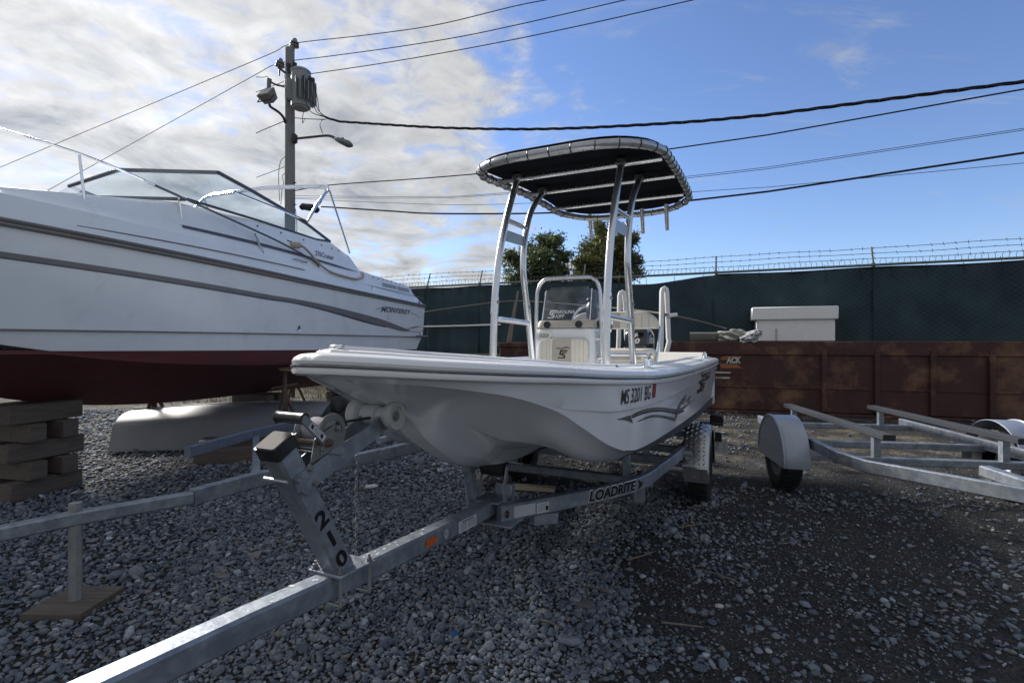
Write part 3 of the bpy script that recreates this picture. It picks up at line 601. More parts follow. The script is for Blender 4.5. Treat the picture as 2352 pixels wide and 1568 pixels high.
MB().tube([wl(692, 478), wl(697, 474), wl(716, 477), wl(727, 482), wl(731, 480)], [0.10, 0.13, 0.14, 0.13, 0.08], 8).build('splice_box', CABLE, tc_)
wire('guy_wire', [(588, 408), (620, 396), (655, 383)], 0.012, 'short stay wire running left from the pole below the lamp arm', 'cable', ext=False)
wire('service_drop', [(588, 306), (610, 296), (625, 290), (651, 279)], 0.016, 'frayed drop cable with loose tail left of the pole', 'cable', ext=False)
wire('service_drop', [(676, 271), (700, 273), (722, 274), (748, 275)], 0.014, 'short messenger wire between pole and twisted cable', 'cable', ext=False)
wire('jumper_lead', [(740, 275), (735, 285), (737, 296), (741, 306)], 0.014, 'dangling lead with blunt end below the twisted cable', 'cable', ext=False)
wire('jumper_lead', [(698, 254), (695, 270), (695, 283), (700, 272)], 0.012, 'looped lead hanging under the transformer', 'cable', ext=False)

# ================================================================== white cabin cruiser on stands (bow towards the left of the yard)
MA = R(13.35); MC = (-3.05, 10.8, 0)
MWHITE = pm('cruiser_gelcoat', (0.79, 0.85, 0.92), 0.30, var=0.035, vscale=1.6, coat=0.25, col2=(0.71, 0.77, 0.84), c2scale=2.2, c2lo=0.52, c2hi=0.7)
MRED = pm('red_antifouling', (0.115, 0.026, 0.030), 0.72, var=0.25, vscale=4, col2=(0.085, 0.032, 0.036), c2scale=2.4, c2lo=0.45, c2hi=0.65)
MTAUPE = pm('taupe_trim', (0.155, 0.148, 0.148), 0.45, var=0.10, vscale=6)
cr = thing('cabin_cruiser', 'large white cabin cruiser with red bottom paint propped on stands', 'boat', MC, math.atan2(-math.cos(MA), -math.sin(MA)))
# sections: s forward | rail half beam, rail z | chine half beam, z | keel z | deck edge half beam, z
MS = crs([(0.0, 1.30, 2.12, 1.20, 1.03, 0.60), (1.5, 1.32, 2.14, 1.22, 1.06, 0.61), (3.0, 1.33, 2.16, 1.22, 1.10, 0.63), (4.8, 1.30, 2.20, 1.16, 1.15, 0.67), (6.0, 1.12, 2.25, 0.90, 1.24, 0.80), (7.0, 0.80, 2.31, 0.55, 1.42, 1.10), (7.8, 0.42, 2.36, 0.24, 1.68, 1.60), (8.4, 0.03, 2.40, 0.02, 2.30, 2.28)], 6)
def rake(z): return 0.36 * max(0.0, (1.49 - z) / 0.45) if z < 1.49 else 0.0         # transom tucks under below the strake
def mside(s, z):                                          # half beam of the topsides
    rb, rz, cb, cz, kz = [np.interp(s, MS[:, 0], MS[:, i]) for i in range(1, 6)]
    f = (z - cz) / (rz - cz); y = cb + (rb - cb) * min(1, max(0, f)) ** 0.8
    if z < 1.497: y -= 0.022
    return y
def mp_(s, z, h=0.0): return (s, mside(s, z) + h, z)
def mstern(z): return rake(z)
boot = lambda s: 1.243 + 0.0117 * s
def hullstrip(zs_fn, both=True, n=10):
    mb = MB()
    for sg in (1, -1):
        rows = []
        for st in MS:
            s = st[0]; zs = zs_fn(s, st); rows.append([(max(s, rake(z)) if s < 0.5 else s, sg * mside(s, z), z) for z in zs])
        mb.grid(rows)
    return mb
top = hullstrip(lambda s, st: list(np.linspace(max(boot(s), st[4] + .002), max(1.4965, st[4] + .01), 3)) + list(np.linspace(max(1.4972, st[4] + .012), st[2], 5)))
o = top.build('hull', MWHITE, cr, 35)
bot = MB()
for sg in (1, -1):
    rows = []
    for st in MS:
        s, rb, rz, cb, cz, kz = st; b = boot(s); zc2 = min(cz, b - .005)
        rows.append([((max(s, rake(z)) if s < 0.5 else s), sg * y, z) for y, z in ((0.0, kz), (cb * .35, kz + (zc2 - kz) * .33), (cb * .7, kz + (zc2 - kz) * .70), (cb * .97, zc2 - .02), (cb - .022, zc2 + .01), (mside(s, max(b, cz)), max(b, zc2 + .012)))])
    bot.grid(rows)
bot.build('bottom', MRED, cr, 30)
tz = [0.60, 1.03, 1.2, 1.243, 1.493, 1.55, 2.12]
MB().add([(rake(z) + .004, sg * (0.03 if z < .7 else mside(0, z) - .001), z) for z in tz[3:] for sg in (1, -1)], [(2 * i, 2 * i + 1, 2 * i + 3, 2 * i + 2) for i in range(3)]).build('transom', MWHITE, cr, 0)
MB().add([(rake(z) + .004, sg * (0.03 if z < .7 else mside(0, z) - .001), z) for z in tz[:4] for sg in (1, -1)], [(2 * i, 2 * i + 1, 2 * i + 3, 2 * i + 2) for i in range(3)]).build('lower_transom', MRED, cr, 0)
# rub rail in taupe and the strake line
for sg in (1, -1):
    rub = MB()
    for dz, r_ in ((0.012, 0.020), (-0.026, 0.014)): rub.tube([(st[0] - (.012 if st[0] == 0 else 0), sg * (st[1] + .008), st[2] + dz) for st in MS], r_, 6)
    rub.build('rub_rail', MTAUPE, cr)
    MB().tube([(st[0], sg * (mside(st[0], 1.5) - .002), 1.4925) for st in MS[:-8]], 0.009, 5).build('strake', MTAUPE, cr)
MB().tube([(s, 1.345, 1.505) for s in (-.05, .3, .5)], 0.02, 6).build('fender_strip', MTAUPE, cr)
# deck and cabin moulding: rows of half sections (y, z) for each s
def deck_section(s):
    rb = float(np.interp(s, MS[:, 0], MS[:, 1])); rz = float(np.interp(s, MS[:, 0], MS[:, 2]))
    side = float(np.interp(s, [0, .5, .64, .8, 2.0, 2.34, 2.6, 3.06, 3.4, 4.6, 5.6, 6.3, 7.2, 8.4], [2.13, 2.45, 2.475, 2.48, 2.515, 2.55, 2.74, 2.862, 2.83, 2.83, 2.80, 2.68, 2.55, 2.44]))
    deckz = min(side, rz + 0.15 + .02 * min(s, 4)); k = 1 if s < 6 else max(0.05, 1 - (s - 6) / 2.6)
    j = min(1, max(0, (s - 1.9) / .8)); A, B, C_, D_ = .085 + .045 * j, .10 + .09 * j, .11 + .105 * j, .15 + .10 * j
    return [(rb, rz + .02), (rb - .02 * k, rz + (deckz - rz) * .55), (rb - .05 * k, deckz - .01), (rb - .075 * k, deckz), (rb - A * k, deckz + (side - deckz) * .35), (rb - B * k, side - .03), (rb - C_ * k, side - .004), (rb - D_ * k, side)]
SS = sorted(set(list(np.linspace(0, 8.4, 57)) + [0.02, .5, .62, .64, 2.0, 2.34, 2.6, 3.06, 3.4])); mb = MB()
for sg in (1, -1): mb.grid([[(s, sg * max(0.0, y), z) for y, z in deck_section(s)] for s in SS])
# foredeck and cockpit coaming joined across
cab = [s for s in SS if s >= 5.2]; mb.grid([[(s, sg * max(0.0, deck_section(s)[-1][0]), deck_section(s)[-1][1]) for sg in (1, -1)] for s in cab])
mb.build('deck_moulding', MWHITE, cr, 32)
inn = MB()
for sg in (1, -1): inn.grid([[(s, sg * deck_section(s)[-1][0], deck_section(s)[-1][1]), (s, sg * (deck_section(s)[-1][0] - .03), 1.75)] for s in SS if .3 <= s <= 5.4])
inn.box((2.85, 0, 1.72), (5.1, 2.1, 0.04)); inn.box((5.35, 0, 2.25), (0.06, 2.0, 1.1)); inn.box((0.45, 0, 2.05), (0.08, 2.1, 0.70))
inn.build('cockpit', MWHITE, cr, 30)
MB().tube([(s, 1.285 + .0 * s if s < 4 else float(np.interp(s, MS[:, 0], MS[:, 1])) - .012, float(np.interp(s, [0, .28, 2.4, 4.8, 6.5], [2.27, 2.284, 2.312, 2.335, 2.36]))) for s in np.linspace(.05, 6.5, 30)], 0.006, 4).build('deck_seam', MTAUPE, cr)
# windscreen: side pane, frame, and the pane across the front
WF = pm('windscreen_frame', (0.16, 0.17, 0.19), 0.35, metal=0.7, var=0.1); wtop = [(3.06, 2.872), (3.60, 3.015), (4.06, 3.10), (4.6, 3.18), (5.1, 3.24)]; wbot = [(3.42, 2.832), (4.06, 2.835), (4.6, 2.835), (5.55, 2.82)]
for sg in (1, -1):
    MB().tube([(s, sg * (1.10 - .012 * i), z) for i, (s, z) in enumerate(wtop)], 0.022, 6).build('windscreen_frame', WF, cr)
    MB().tube([(s, sg * 1.105, z + .006) for s, z in [(3.06, 2.868)] + wbot], 0.015, 6).build('windscreen_sill', WF, cr)
    MB().add([(3.06, sg * 1.10, 2.868), (3.42, sg * 1.10, 2.838), (5.55, sg * 1.08, 2.826), (5.1, sg * 1.05, 3.24), (4.06, sg * 1.076, 3.10)], [(0, 1, 2, 3, 4)]).build('side_pane', WSGLASS, cr, 0)
MB().add([(5.55, 1.08, 2.826), (5.85, 0, 2.84), (5.55, -1.08, 2.826), (5.1, -1.05, 3.24), (5.35, 0, 3.27), (5.1, 1.05, 3.24)], [(0, 1, 4, 5), (1, 2, 3, 4)]).build('front_pane', WSGLASS, cr, 0)
MB().tube([(5.1, 1.05, 3.24), (5.35, 0, 3.27), (5.1, -1.05, 3.24)], 0.022, 6).build('windscreen_header', WF, cr)
MB().tube([(5.55, 1.08, 2.826), (5.85, 0, 2.84), (5.55, -1.08, 2.826)], 0.02, 6).build('windscreen_foot', WF, cr)
# folded awning hoops
for dx, dz in ((0, 0), (0.07, -0.05)):
    hp = [(3.63 - .02, 1.10, 3.03), (3.33 + dx, 1.10, 3.38 + dz), (3.10 + dx, 1.10, 3.62 + dz), (3.05 + dx, 1.06, 3.69 + dz), (3.05 + dx, .96, 3.715 + dz), (3.05 + dx, 0, 3.76 + dz), (3.05 + dx, -.96, 3.715 + dz), (3.05 + dx, -1.06, 3.69 + dz), (3.10 + dx, -1.10, 3.62 + dz), (3.61, -1.10, 3.03)]
    MB().tube(hp, 0.016, 8).build('awning_hoop', CHROME, cr)
for sg in (1, -1):
    MB().tube([(3.07, sg * 1.10, 3.62), (2.62, sg * 1.16, 2.77)], 0.013, 8).build('awning_strut', CHROME, cr)
    MB().tube([(3.62, sg * 1.10, 3.05), (4.1, sg * 1.1, 3.07), (4.9, sg * 1.08, 3.09)], 0.013, 8).build('awning_strut', CHROME, cr)
MB().tube([(3.30, 1.10, 3.42), (3.36, 1.10, 3.345)], 0.028, 8).build('hoop_sleeve', CHROME, cr)
# grab rail along the cabin side, bow rail
MB().tube(crs([(5.9, 1.10, 2.86), (4.70, 1.235, 2.665), (4.153, 1.24, 2.585), (3.61, 1.245, 2.473), (3.545, 1.235, 2.40)], 6), 0.012, 8).build('grab_rail', WF, cr)
MB().tube([(4.76, 1.225, 2.64), (4.58, 1.22, 2.40)], 0.012, 8).build('grab_rail_post', CHROME, cr)
for sg in (1, -1):
    br = [(5.6, sg * 1.05, 2.85), (6.4, sg * 0.86, 3.0), (7.3, sg * 0.55, 3.05), (8.3, sg * 0.06, 3.08)]
    MB().tube(crs(br, 5), 0.013, 8).build('bow_rail', CHROME, cr)
    for (a, b, c) in br[:3]: MB().tube([(a, b, c), (a - .05, b, 2.55)], 0.011, 6).build('bow_rail_post', CHROME, cr)
# stripes, vents, lettering and small fittings on the near side
def mdec(s, z, h=0.004): return (s, mside(s, z) + h, z)
def mband(name, topl, botl, mat, h):
    ss = np.unique(np.concatenate([np.linspace(min(topl[0][0], topl[-1][0]), max(topl[0][0], topl[-1][0]), 44)])); T = sorted(topl); B = sorted(botl)
    T = crs(T, 6); B = crs(B, 6); return decal(name, [((s, float(np.interp(s, B[:, 0], B[:, 1]))), (s, float(np.interp(s, T[:, 0], T[:, 1])))) for s in ss], mat, cr, mdec, h)
T1 = [(7.2, 2.10), (4.823, 1.96), (4.189, 1.938), (3.404, 1.90), (2.174, 1.806), (1.668, 1.754), (1.2, 1.69), (0.787, 1.632), (0.58, 1.605)]
B1 = [(7.2, 2.06), (4.823, 1.915), (4.189, 1.893), (3.404, 1.835), (2.407, 1.73), (1.668, 1.652), (1.099, 1.595), (0.787, 1.590), (0.58, 1.600)]
mband('stripe', T1, B1, GREYD, 0.004)
mband('stripe_shadow', [(a, b + .004) for a, b in B1 if a > 1.5], [(7.2, 2.05), (4.823, 1.899), (4.189, 1.878), (3.404, 1.812), (2.407, 1.70), (1.668, 1.64)], DGREYD, 0.003)
mband('stripe_tail', [(0.80, 1.638), (.45, 1.692), (.25, 1.70), (0.0, 1.706)], [(0.80, 1.630), (.45, 1.665), (.25, 1.69), (0.0, 1.703)], GREYD, 0.005)
mband('stripe_tail', [(0.7, 1.607), (.4, 1.592), (.2, 1.598), (0.0, 1.622)], [(0.7, 1.600), (.4, 1.583), (.2, 1.588), (0.0, 1.612)], GREYD, 0.005)
def cdec(s, z, h=0.004):                                  # cabin side
    D = deck_section(s); ys = [q[0] for q in D]; zs = [q[1] for q in D]; return (s, float(np.interp(z, zs, ys)) + h + .002, z)
sv = decal('cabin_stripe', [((s, float(np.interp(s, [2.45, 3.07, 3.9, 4.7, 5.6], [2.500, 2.49, 2.515, 2.52, 2.53]))), (s, float(np.interp(s, [2.45, 3.07, 3.9, 4.7, 5.6], [2.504, 2.525, 2.553, 2.56, 2.56])))) for s in np.linspace(2.45, 5.6, 30)], DGREYD, cr, cdec, 0.006)
lettering('lettering', 'MONTEREY', DGREYD, cr, lambda x, y, h: mdec(1.90 - x, 1.900 + y + (x * .012), .0055), (1.22, 0.088), bold=0.022, shear=0.35)
for pts in ([(2.08, 1.92), (1.9, 1.965), (1.7, 1.995), (1.4, 1.99), (1.32, 1.955), (1.42, 1.92)], [(.75, 1.945), (.55, 1.935), (.35, 1.90), (.21, 1.868)]):
    C = crs(pts, 5); decal('logo_swoosh', [((a, b - .004), (a, b + .004)) for a, b in C], DGREYD, cr, mdec, .005)
lettering('lettering', '276Cruiser', DGREYD, cr, lambda x, y, h: cdec(3.56 - x, 2.585 + y, .006), (0.46, 0.075), shear=0.35, bold=.008)
for s0, s1 in ((1.70, 1.17), (1.12, 0.60)):
    v = MB()
    for k in range(4): v.add([cdec(a, 2.352 + .017 * k + dz, .007) for a, dz in ((s0, 0), (s1, 0), (s1, .009), (s0, .009))], [(0, 1, 2, 3)])
    decal('vent_plate', [((s0 + .02, 2.342), (s0 + .02, 2.424)), ((s1 - .02, 2.342), (s1 - .02, 2.424))], MWHITE, cr, cdec, .004); v.build('vent_slots', DGREYD, cr, 0)
decal('registration_sticker', [((.335, 2.15), (.335, 2.20)), ((.27, 2.15), (.27, 2.20))], REDD, cr, lambda s, z, h: (s, 1.30 + h, z), .012)
def fitting(s, z, r_, fn, mat, name): p = fn(s, z, .004); MB().lathe([(0, .006), (r_ * .5, .006), (r_ * .55, .001), (r_, .004), (r_, -.004)], p, (0, 1, 0), 14).build(name, mat, cr)
fitting(4.02, 1.57, .035, mdec, CHROME, 'drain_fitting'); fitting(2.2, 2.262, .028, cdec, CHROME, 'drain_fitting'); fitting(.16, 1.55, .02, mdec, DGREYD, 'drain_fitting')
for i in range(9): fitting(2.0 - i * .17 if i < 8 else 2.35, 2.47 if i < 8 else 2.5, .010, cdec, DGREYD, 'snap_stud')
for s in (4.6, 4.2, 3.75, 3.35, 3.1, 2.9): fitting(s, 2.765, .010, cdec, DGREYD, 'snap_stud')
MB().tube([cdec(4.13, 2.445, .02), cdec(4.05, 2.452, .025), cdec(3.93, 2.446, .025), cdec(3.84, 2.44, .02)], .009, 6).build('deck_cleat', CHROME, cr)
for dx in (4.03, 3.94): MB().tube([cdec(dx, 2.43, .0), cdec(dx, 2.448, .025)], .008, 5).build('cleat_foot', CHROME, cr)
MB().box((4.06, 1.145, 2.64), (0.11, 0.04, 0.12), None, .01).build('shore_power_inlet', PLASTIC, cr)
cord = tag(MB().tube(crs([tuple(Matrix.Translation(MC) @ Euler((0, 0, cr.rotation_euler[2])).to_matrix().to_4x4() @ Vector(q)) for q in
      [(4.05, 1.16, 2.64), (3.92, 1.24, 2.645), (3.80, 1.27, 2.58), (3.60, 1.285, 2.46), (3.38, 1.30, 2.385), (3.10, 1.31, 2.36), (2.75, 1.31, 2.355), (2.55, 1.30, 2.38), (2.36, 1.25, 2.44), (2.25, 1.15, 2.53), (2.2, 1.0, 2.57)]], 6), [0.038] * 6 + [0.016] * 55, 8).build('shore_power_cord', pm('cord_beige', (0.40, 0.34, 0.26), 0.6, var=0.1)), 'beige shore power cord plugged into the cruiser side', 'cord')

# ------------------------------------------------------------------ stands, upturned dinghy and timbers under the cruiser
def jack_stand(x, y, ztop, label):
    s = thing('jack_stand', label, 'jack stand', (x, y, 0), 0.5, 'boat stands under the cruiser')
    MB().tube([(0, 0, 0.34), (0, 0, ztop)], 0.028, 10).build('post', RUST, s); MB().tube([(0, 0, 0.30), (0, 0, 0.78)], 0.040, 10).build('sleeve', RUST, s)
    for a in (0, 120, 240):
        c, q = math.cos(R(a)), math.sin(R(a)); MB().tube([(c * .03, q * .03, .66), (c * .30, q * .30, .02)], 0.024, 8).build('leg', RUST, s)
    MB().box((0, 0, ztop), (0.26, 0.26, 0.03), (R(22), R(6), 0.4), .01).build('pad', pm('plywood_pad', (0.16, 0.11, 0.07), 0.8, var=0.2), s)
    MB().tube([(-.16, -.03, .80), (.16, .03, .84)], 0.016, 6).build('turn_handle', RUST, s); return s
def mw(s, y): q = Matrix.Rotation(cr.rotation_euler[2], 4, 'Z') @ Vector((s, y, 0)); return (q.x + MC[0], q.y + MC[1])
x, y = mw(4.0, 1.05); jack_stand(x, y, 1.07, 'rusty tripod jack stand under the cruiser, behind the boat winch')
x, y = mw(1.0, 1.05); jack_stand(x, y, 1.01, 'rusty tripod jack stand under the cruiser near its transom')
x, y = mw(4.0, -1.05); jack_stand(x, y, 1.07, 'rusty jack stand on the far side of the cruiser, amidships')
x, y = mw(1.0, -1.05); jack_stand(x, y, 1.01, 'rusty jack stand on the far side of the cruiser, by its transom')
OLDWOOD = pm('old_timber', (0.12, 0.10, 0.085), 0.85, var=0.3, vscale=4, stretch=(1, 12, 12), bump=0.4, bscale=30)
for s, lab in ((0.8, 'stack of old keel timbers under the stern of the cruiser'), (3.2, 'stack of old keel timbers under the middle of the cruiser'), (6.2, 'stack of old keel timbers under the bow of the cruiser')):
    kb = thing('keel_block', lab, 'timber', (*mw(s, 0), 0), cr.rotation_euler[2]); kz = float(np.interp(s, MS[:, 0], MS[:, 5])); n = int(kz / .15); h = (kz - .005) / n
    for k in range(n):
        for j in (-1, 1): MB().box((j * .13 if k % 2 else 0, 0 if k % 2 else j * .16, h * (k + .5)), (0.14, 0.62, h - .006) if k % 2 else (0.62, 0.14, h - .006), (0, 0, random.uniform(-.06, .06)), .008).build('timber', OLDWOOD, kb)
DG = pm('dinghy_grey', (0.25, 0.26, 0.28), 0.5, var=0.10, vscale=2.0, col2=(0.23, 0.23, 0.24), c2scale=1.6, c2lo=0.5, c2hi=0.66)
dl = ground(660, 1010); dg_ = thing('upturned_dinghy', 'pale grey upturned dinghy lying beneath the cruiser', 'dinghy', (-3.55, 7.45, 0), R(14))
mb = MB(); rows = []
for u in np.linspace(0, 1, 26):
    X = -1.7 + 3.2 * u; w = 0.72 * (min(1, (1 - u) / .55) ** 0.55 if u > .45 else 1) * (0.9 + .1 * min(1, u * 4)) + .01; hh = 0.50 - .06 * (2 * u - 1) ** 2 - (.18 * max(0, (u - .8) / .2) ** 2)
    row = []
    for a in np.linspace(0, 1, 15):
        q = 2 * a - 1; y = q * w; z = hh * (1 - abs(q) ** 3.2) * .55 + hh * .45 * (1 - max(0, (abs(q) - .86) / .14)) + .02; row.append((X, y, z))
    rows.append(row)
mb.grid(rows); mb.add([rows[0][k] for k in range(15)], [tuple(range(15))]); mb.build('hull', DG, dg_, 50)
MB().tube([(-1.69, 0, .47), (0, 0, .525), (1.2, 0, .48)], 0.022, 6).build('keel_strip', DG, dg_)
for k, (px, py, Lh, a, lab) in enumerate([(615, 1055, 1.5, 20, 'dark weathered beam on the gravel under the far trailer'), (640, 1015, 1.8, 35, 'old brown timber lying behind the far trailer rail'), (600, 1030, 1.4, 28, 'short stacked timber beside the far trailer rail')]):
    p = ground(px, py); b = thing('old_timber', lab, 'timber', p, R(a)); MB().box((0, 0, .085), (Lh, .17, .16), (0, 0, 0), .012).build('beam', OLDWOOD, b)

# ================================================================== the skiff
# local axes: x forward (bow), y to port, z up; t below is the distance aft of the winch post
SK = thing('centre_console_skiff', 'white centre console skiff with a dark canopy on a galvanised trailer', 'boat', (BO[0], BO[1], 0), R(-115))
HT = np.array([  # rail t v z | chine t v z | keel t z | pad | tunnel | black strip | knuckle step | knuckle fraction
    (-.135, .000, 1.302, -.100, .000, 1.287, -.055, 1.282, .000, 0, 0, 0, .02),
    (-.125, .056, 1.301, -.092, .045, 1.281, -.035, 1.276, .030, 0, 0, 0, .02),
    (-.025, .182, 1.291, .004, .148, 1.262, .040, 1.225, .052, 0, 0, 0, .02),
    (.090, .284, 1.279, .118, .264, 1.246, .145, 1.177, .055, 0, 0, 0, .02),
    (.252, .400, 1.265, .270, .381, 1.218, .303, 1.093, .053, 0, 0, 0, .02),
    (.412, .496, 1.252, .410, .474, 1.184, .430, .990, .045, 0, 0, 0, .04),
    (.635, .593, 1.236, .619, .556, 1.113, .630, .868, .035, .010, 0, .001, .12),
    (.800, .652, 1.222, .775, .614, 1.028, .780, .803, .028, .040, 0, .007, .37),
    (1.00, .711, 1.208, .972, .676, .924, .972, .760, .024, .062, 0, .012, .53),
    (1.20, .760, 1.196, 1.16, .724, .862, 1.16, .748, .024, .060, .004, .013, .62),
    (1.40, .800, 1.186, 1.36, .768, .832, 1.36, .742, .024, .052, .022, .013, .67),
    (2.00, .856, 1.172, 2.00, .826, .806, 2.00, .732, .030, .048, .045, .013, .73),
    (3.20, .900, 1.160, 3.20, .866, .760, 3.20, .710, .030, .045, .062, .013, .80),
    (4.85, .915, 1.148, 4.80, .878, .713, 4.80, .685, .030, .04, .072, .013, .86)])
HS = crs(HT, 8)
RAILT = HS[:, 0]
def side_v(t, z):
    rv, rz, cv, cz, st, kf = [float(np.interp(t, HS[:, 0] if i in (1, 2) else HS[:, 3], HS[:, i])) for i in (1, 2, 4, 5, 11, 12)]
    f = (z - cz) / (rz - cz); return cv + (rv - cv) * f + (st if f > kf else 0) * min(1, 1)
def cp(t, v, z): return (-t, v, z)
hull = MB(); black = MB()
def lerp(a, b, u): return [a[i] + (b[i] - a[i]) * u for i in range(3)]
NB = 48; under = MB()
for sg in (1, -1):
    bottom = []; side = []
    for h in HS:
        rt, rv, rz, ct, cv, cz, kt, kz, pad, tun, bs, stp, kf = h; row = [(-kt, 0, kz)]
        for k in range(NB + 1):
            f = k / NB; v = pad + (cv - pad) * f; v = min(v, cv); g = f ** (1.12 - .34 * min(1, max(0, (kz - .85) / .25)))
            wt = .30 * min(1, max(.0, tun / .055)) + 1e-4; z = kz + (cz - kz) * g + tun * max(0, min(1, (wt - abs(f - .42)) / (.55 * wt))) - .8 * tun * math.exp(-((f - .82) / .12) ** 2) * (1 - f ** 12)
            t = kt + (ct - kt) * f; row.append((-t, sg * v, z))
        bottom.append(row); srow = []
        H_ = max(rz - cz, 1e-3); b = min(.9, bs / H_)
        b = max(b, .004); lo_ = max(b + .01, kf - .025)
        for f in (0, b, b + (lo_ - b) * .5, lo_, max(kf, lo_ + .002), max(kf, lo_ + .002) + .012, (1.03 + kf) / 2, 1.0):
            stepv = stp * (0 if f < kf - .001 else (0 if f <= kf else 1))
            srow.append((-(ct + (rt - ct) * f), sg * (cv + (rv - cv) * f + stepv), cz + H_ * f))
        side.append(srow)
    i0 = next(i for i, h in enumerate(HS) if h[6] > 1.24)
    under.grid(bottom[:i0 + 1]); black.grid(bottom[i0:])
    hull.grid([r[1:] for r in side]); i1 = next(i for i, h in enumerate(HS) if h[10] > .002)
    hull.grid([r[:2] for r in side[:i1 + 1]]); black.grid([r[:2] for r in side[i1:]])
hull.build('hull', GEL, SK, 24); under.build('hull_underside', GEL, SK, 13); black.build('bottom_paint', BLACKP, SK, 30)
# gunwale: profiles swept along the rail line from the stern around the bow
rail = [(h[0], h[1], h[2]) for h in HS]; full = [(t, v, z) for t, v, z in rail[::-1]] + [(t, -v, z) for t, v, z in rail[1:]]
def gun_frames():
    out = []; n = len(full)
    for i in range(n):
        a = np.array(full[max(0, i - 1)]); b = np.array(full[min(n - 1, i + 1)]); d = (b - a)[:2]; d /= np.linalg.norm(d); nrm = np.array([-d[1], d[0]]);
        if np.dot(nrm, np.array(full[i][:2]) - np.array([2.0, 0.0])) < 0: nrm = -nrm
        kk = 0.36 + 0.64 * min(1, max(0, (full[i][0] + .19) / .6)); out.append((np.array(full[i]), nrm, kk))
    return out
GF = gun_frames()
def sweep(prof, name, mat, smooth=40, rng_=None, up=1.0):
    rows = []
    for p, nr, kk in (GF if rng_ is None else [q for q in GF if rng_(q[0])]):
        aft = 1 + .10 * min(1, max(0, (p[0] - 1) / 3)); row = []
        for o_, h_ in prof:
            oo = o_ if o_ > -.045 else -.045 + (o_ + .045) * kk; q = p[:2] + nr * oo; row.append((-q[0], q[1], p[2] + (h_ * aft if h_ > 0 else h_)))
        rows.append(row)
    mb = MB(); mb.grid(rows); return mb.build(name, mat, SK, smooth)
sweep([(-.030, .000), (.012, -.010), (.024, -.004), (.0275, .007), (.024, .0165)], 'gunwale_lip', GELW)
sweep([(.022, .0165), (.029, .0175), (.031, .021), (.029, .0255), (.022, .0275)], 'rub_strip', RUB)
sweep([(.024, .0275), (.0265, .038), (.020, .050), (.006, .058), (-.012, .0605), (-.04, .062), (-.055, .0665), (-.060, .068)], 'gunwale_cap', GELW)
sweep([(-.060, .068), (-.064, .0705), (-.155, .074), (-.159, .071)], 'nonskid_strip', NONSKID)
sweep([(-.159, .071), (-.165, .082), (-.178, .087), (-.196, .086), (-.206, .078), (-.208, .004)], 'gunwale_inner_lip', GELW)
sweep([(-.2085, .006), (-.222, -.28)], 'inner_liner', LINER, rng_=lambda p: p[0] > .9 and p[1] > 0)
sweep([(-.2085, .006), (-.222, -.28)], 'inner_liner', LINER, rng_=lambda p: p[0] > .9 and p[1] < 0)
def inner(i, o_=-.19, dz=.083):
    p, nr, kk = GF[i]; oo = -.045 + (o_ + .045) * kk; q = p[:2] + nr * oo; return (-q[0], q[1], p[2] + dz)
n = len(GF); mid = n // 2; bd = MB(); rows = []
for j in range(0, mid):
    a = inner(mid - j, -.205, .008); b = inner(mid + j, -.205, .008)
    if -a[0] > 1.02: break
    if -a[0] < .34: continue
    rows.append([(a[0], a[1] + (b[1] - a[1]) * u, a[2] + .006 * math.sin(math.pi * u)) for u in np.linspace(0, 1, 9)])
bd.grid(rows); bd.build('bow_deck', NONSKID, SK)
e0, e1 = rows[-1][0], rows[-1][-1]; MB().add([e0, e1, (e1[0], e1[1], .945), (e0[0], e0[1], .945)], [(0, 1, 2, 3)]).build('bow_bulkhead', LINER, SK, 0)
MB().box((-3.1, 0, .935), (3.4, 1.36, .02)).build('floor', NONSKID, SK, 0)
ad = MB(); ad.box((-4.38, 0, 1.07), (0.84, 1.44, .22), None, .02); ad.build('aft_deck', LINER, SK)
for sg in (1, -1):
    pr = [(4.34, 1.175), (4.40, 1.19), (4.50, 1.262), (4.56, 1.278), (4.76, 1.278), (4.78, 1.262), (4.78, 1.10), (4.34, 1.10)]
    MB().prism(pr, lambda t, z: cp(t, sg * .20, z), lambda t, z: cp(t, sg * .80, z)).build('stern_seat', LINER, SK, 50)
MB().box((-4.82, 0, .93), (0.05, 1.80, .46), None, .01).build('transom', GELW, SK)
for sg in (1, -1): MB().box((-4.80, sg * .64, 1.165), (0.13, 0.55, .10), None, .03).build('transom_cap', GELW, SK)
# cleats, drain plugs on the gunwale
def cleat(t, v, z, ang):
    c = bpy.data.objects.new('cleat', None); c = MB()
    c.tube([(-.085, 0, .045), (-.05, 0, .05), (0, 0, .048), (.05, 0, .05), (.085, 0, .045)], [.008, .012, .012, .012, .008], 8)
    for q in (-.03, .03): c.tube([(q, 0, 0), (q, 0, .05)], [.016, .010], 8)
    c.box((0, 0, .004), (.13, .035, .008), None, .003)
    o = c.build('cleat', CHROME, SK); o.location = (-t, v, z); o.rotation_euler = (0, 0, ang); return o
cleat(1.62, .735, 1.254, R(8)); cleat(1.55, -.735, 1.257, R(-8)); cleat(4.35, .84, 1.232, R(2)); cleat(4.35, -.84, 1.232, 0)
for t, v in ((.5, .33), (.95, .5), (1.35, .61), (.05, -.1), (.35, -.33), (.9, -.5)):
    z = float(np.interp(t, RAILT, HS[:, 2])) + .076; MB().lathe([(0, .012), (.016, .011), (.024, .004), (.026, -.01)], (-t, v, z), (0, 0, 1), 12).build('drain_plug', PLASTIC if t > .3 else CHROME, SK)
for sg in (1, -1): MB().tube([(-4.5, sg * .80, 1.235), (-4.62, sg * .80, 1.24)], .035, 10, squash=.5).build('rod_holder', CHROME, SK)
MB().lathe([(.03, 0), (.045, .01), (.05, .03), (.02, .032), (0, .02)], (-4.84, .93, 1.11), (0, 1, 0), 12).build('rail_end_cap', PLASTIC, SK)

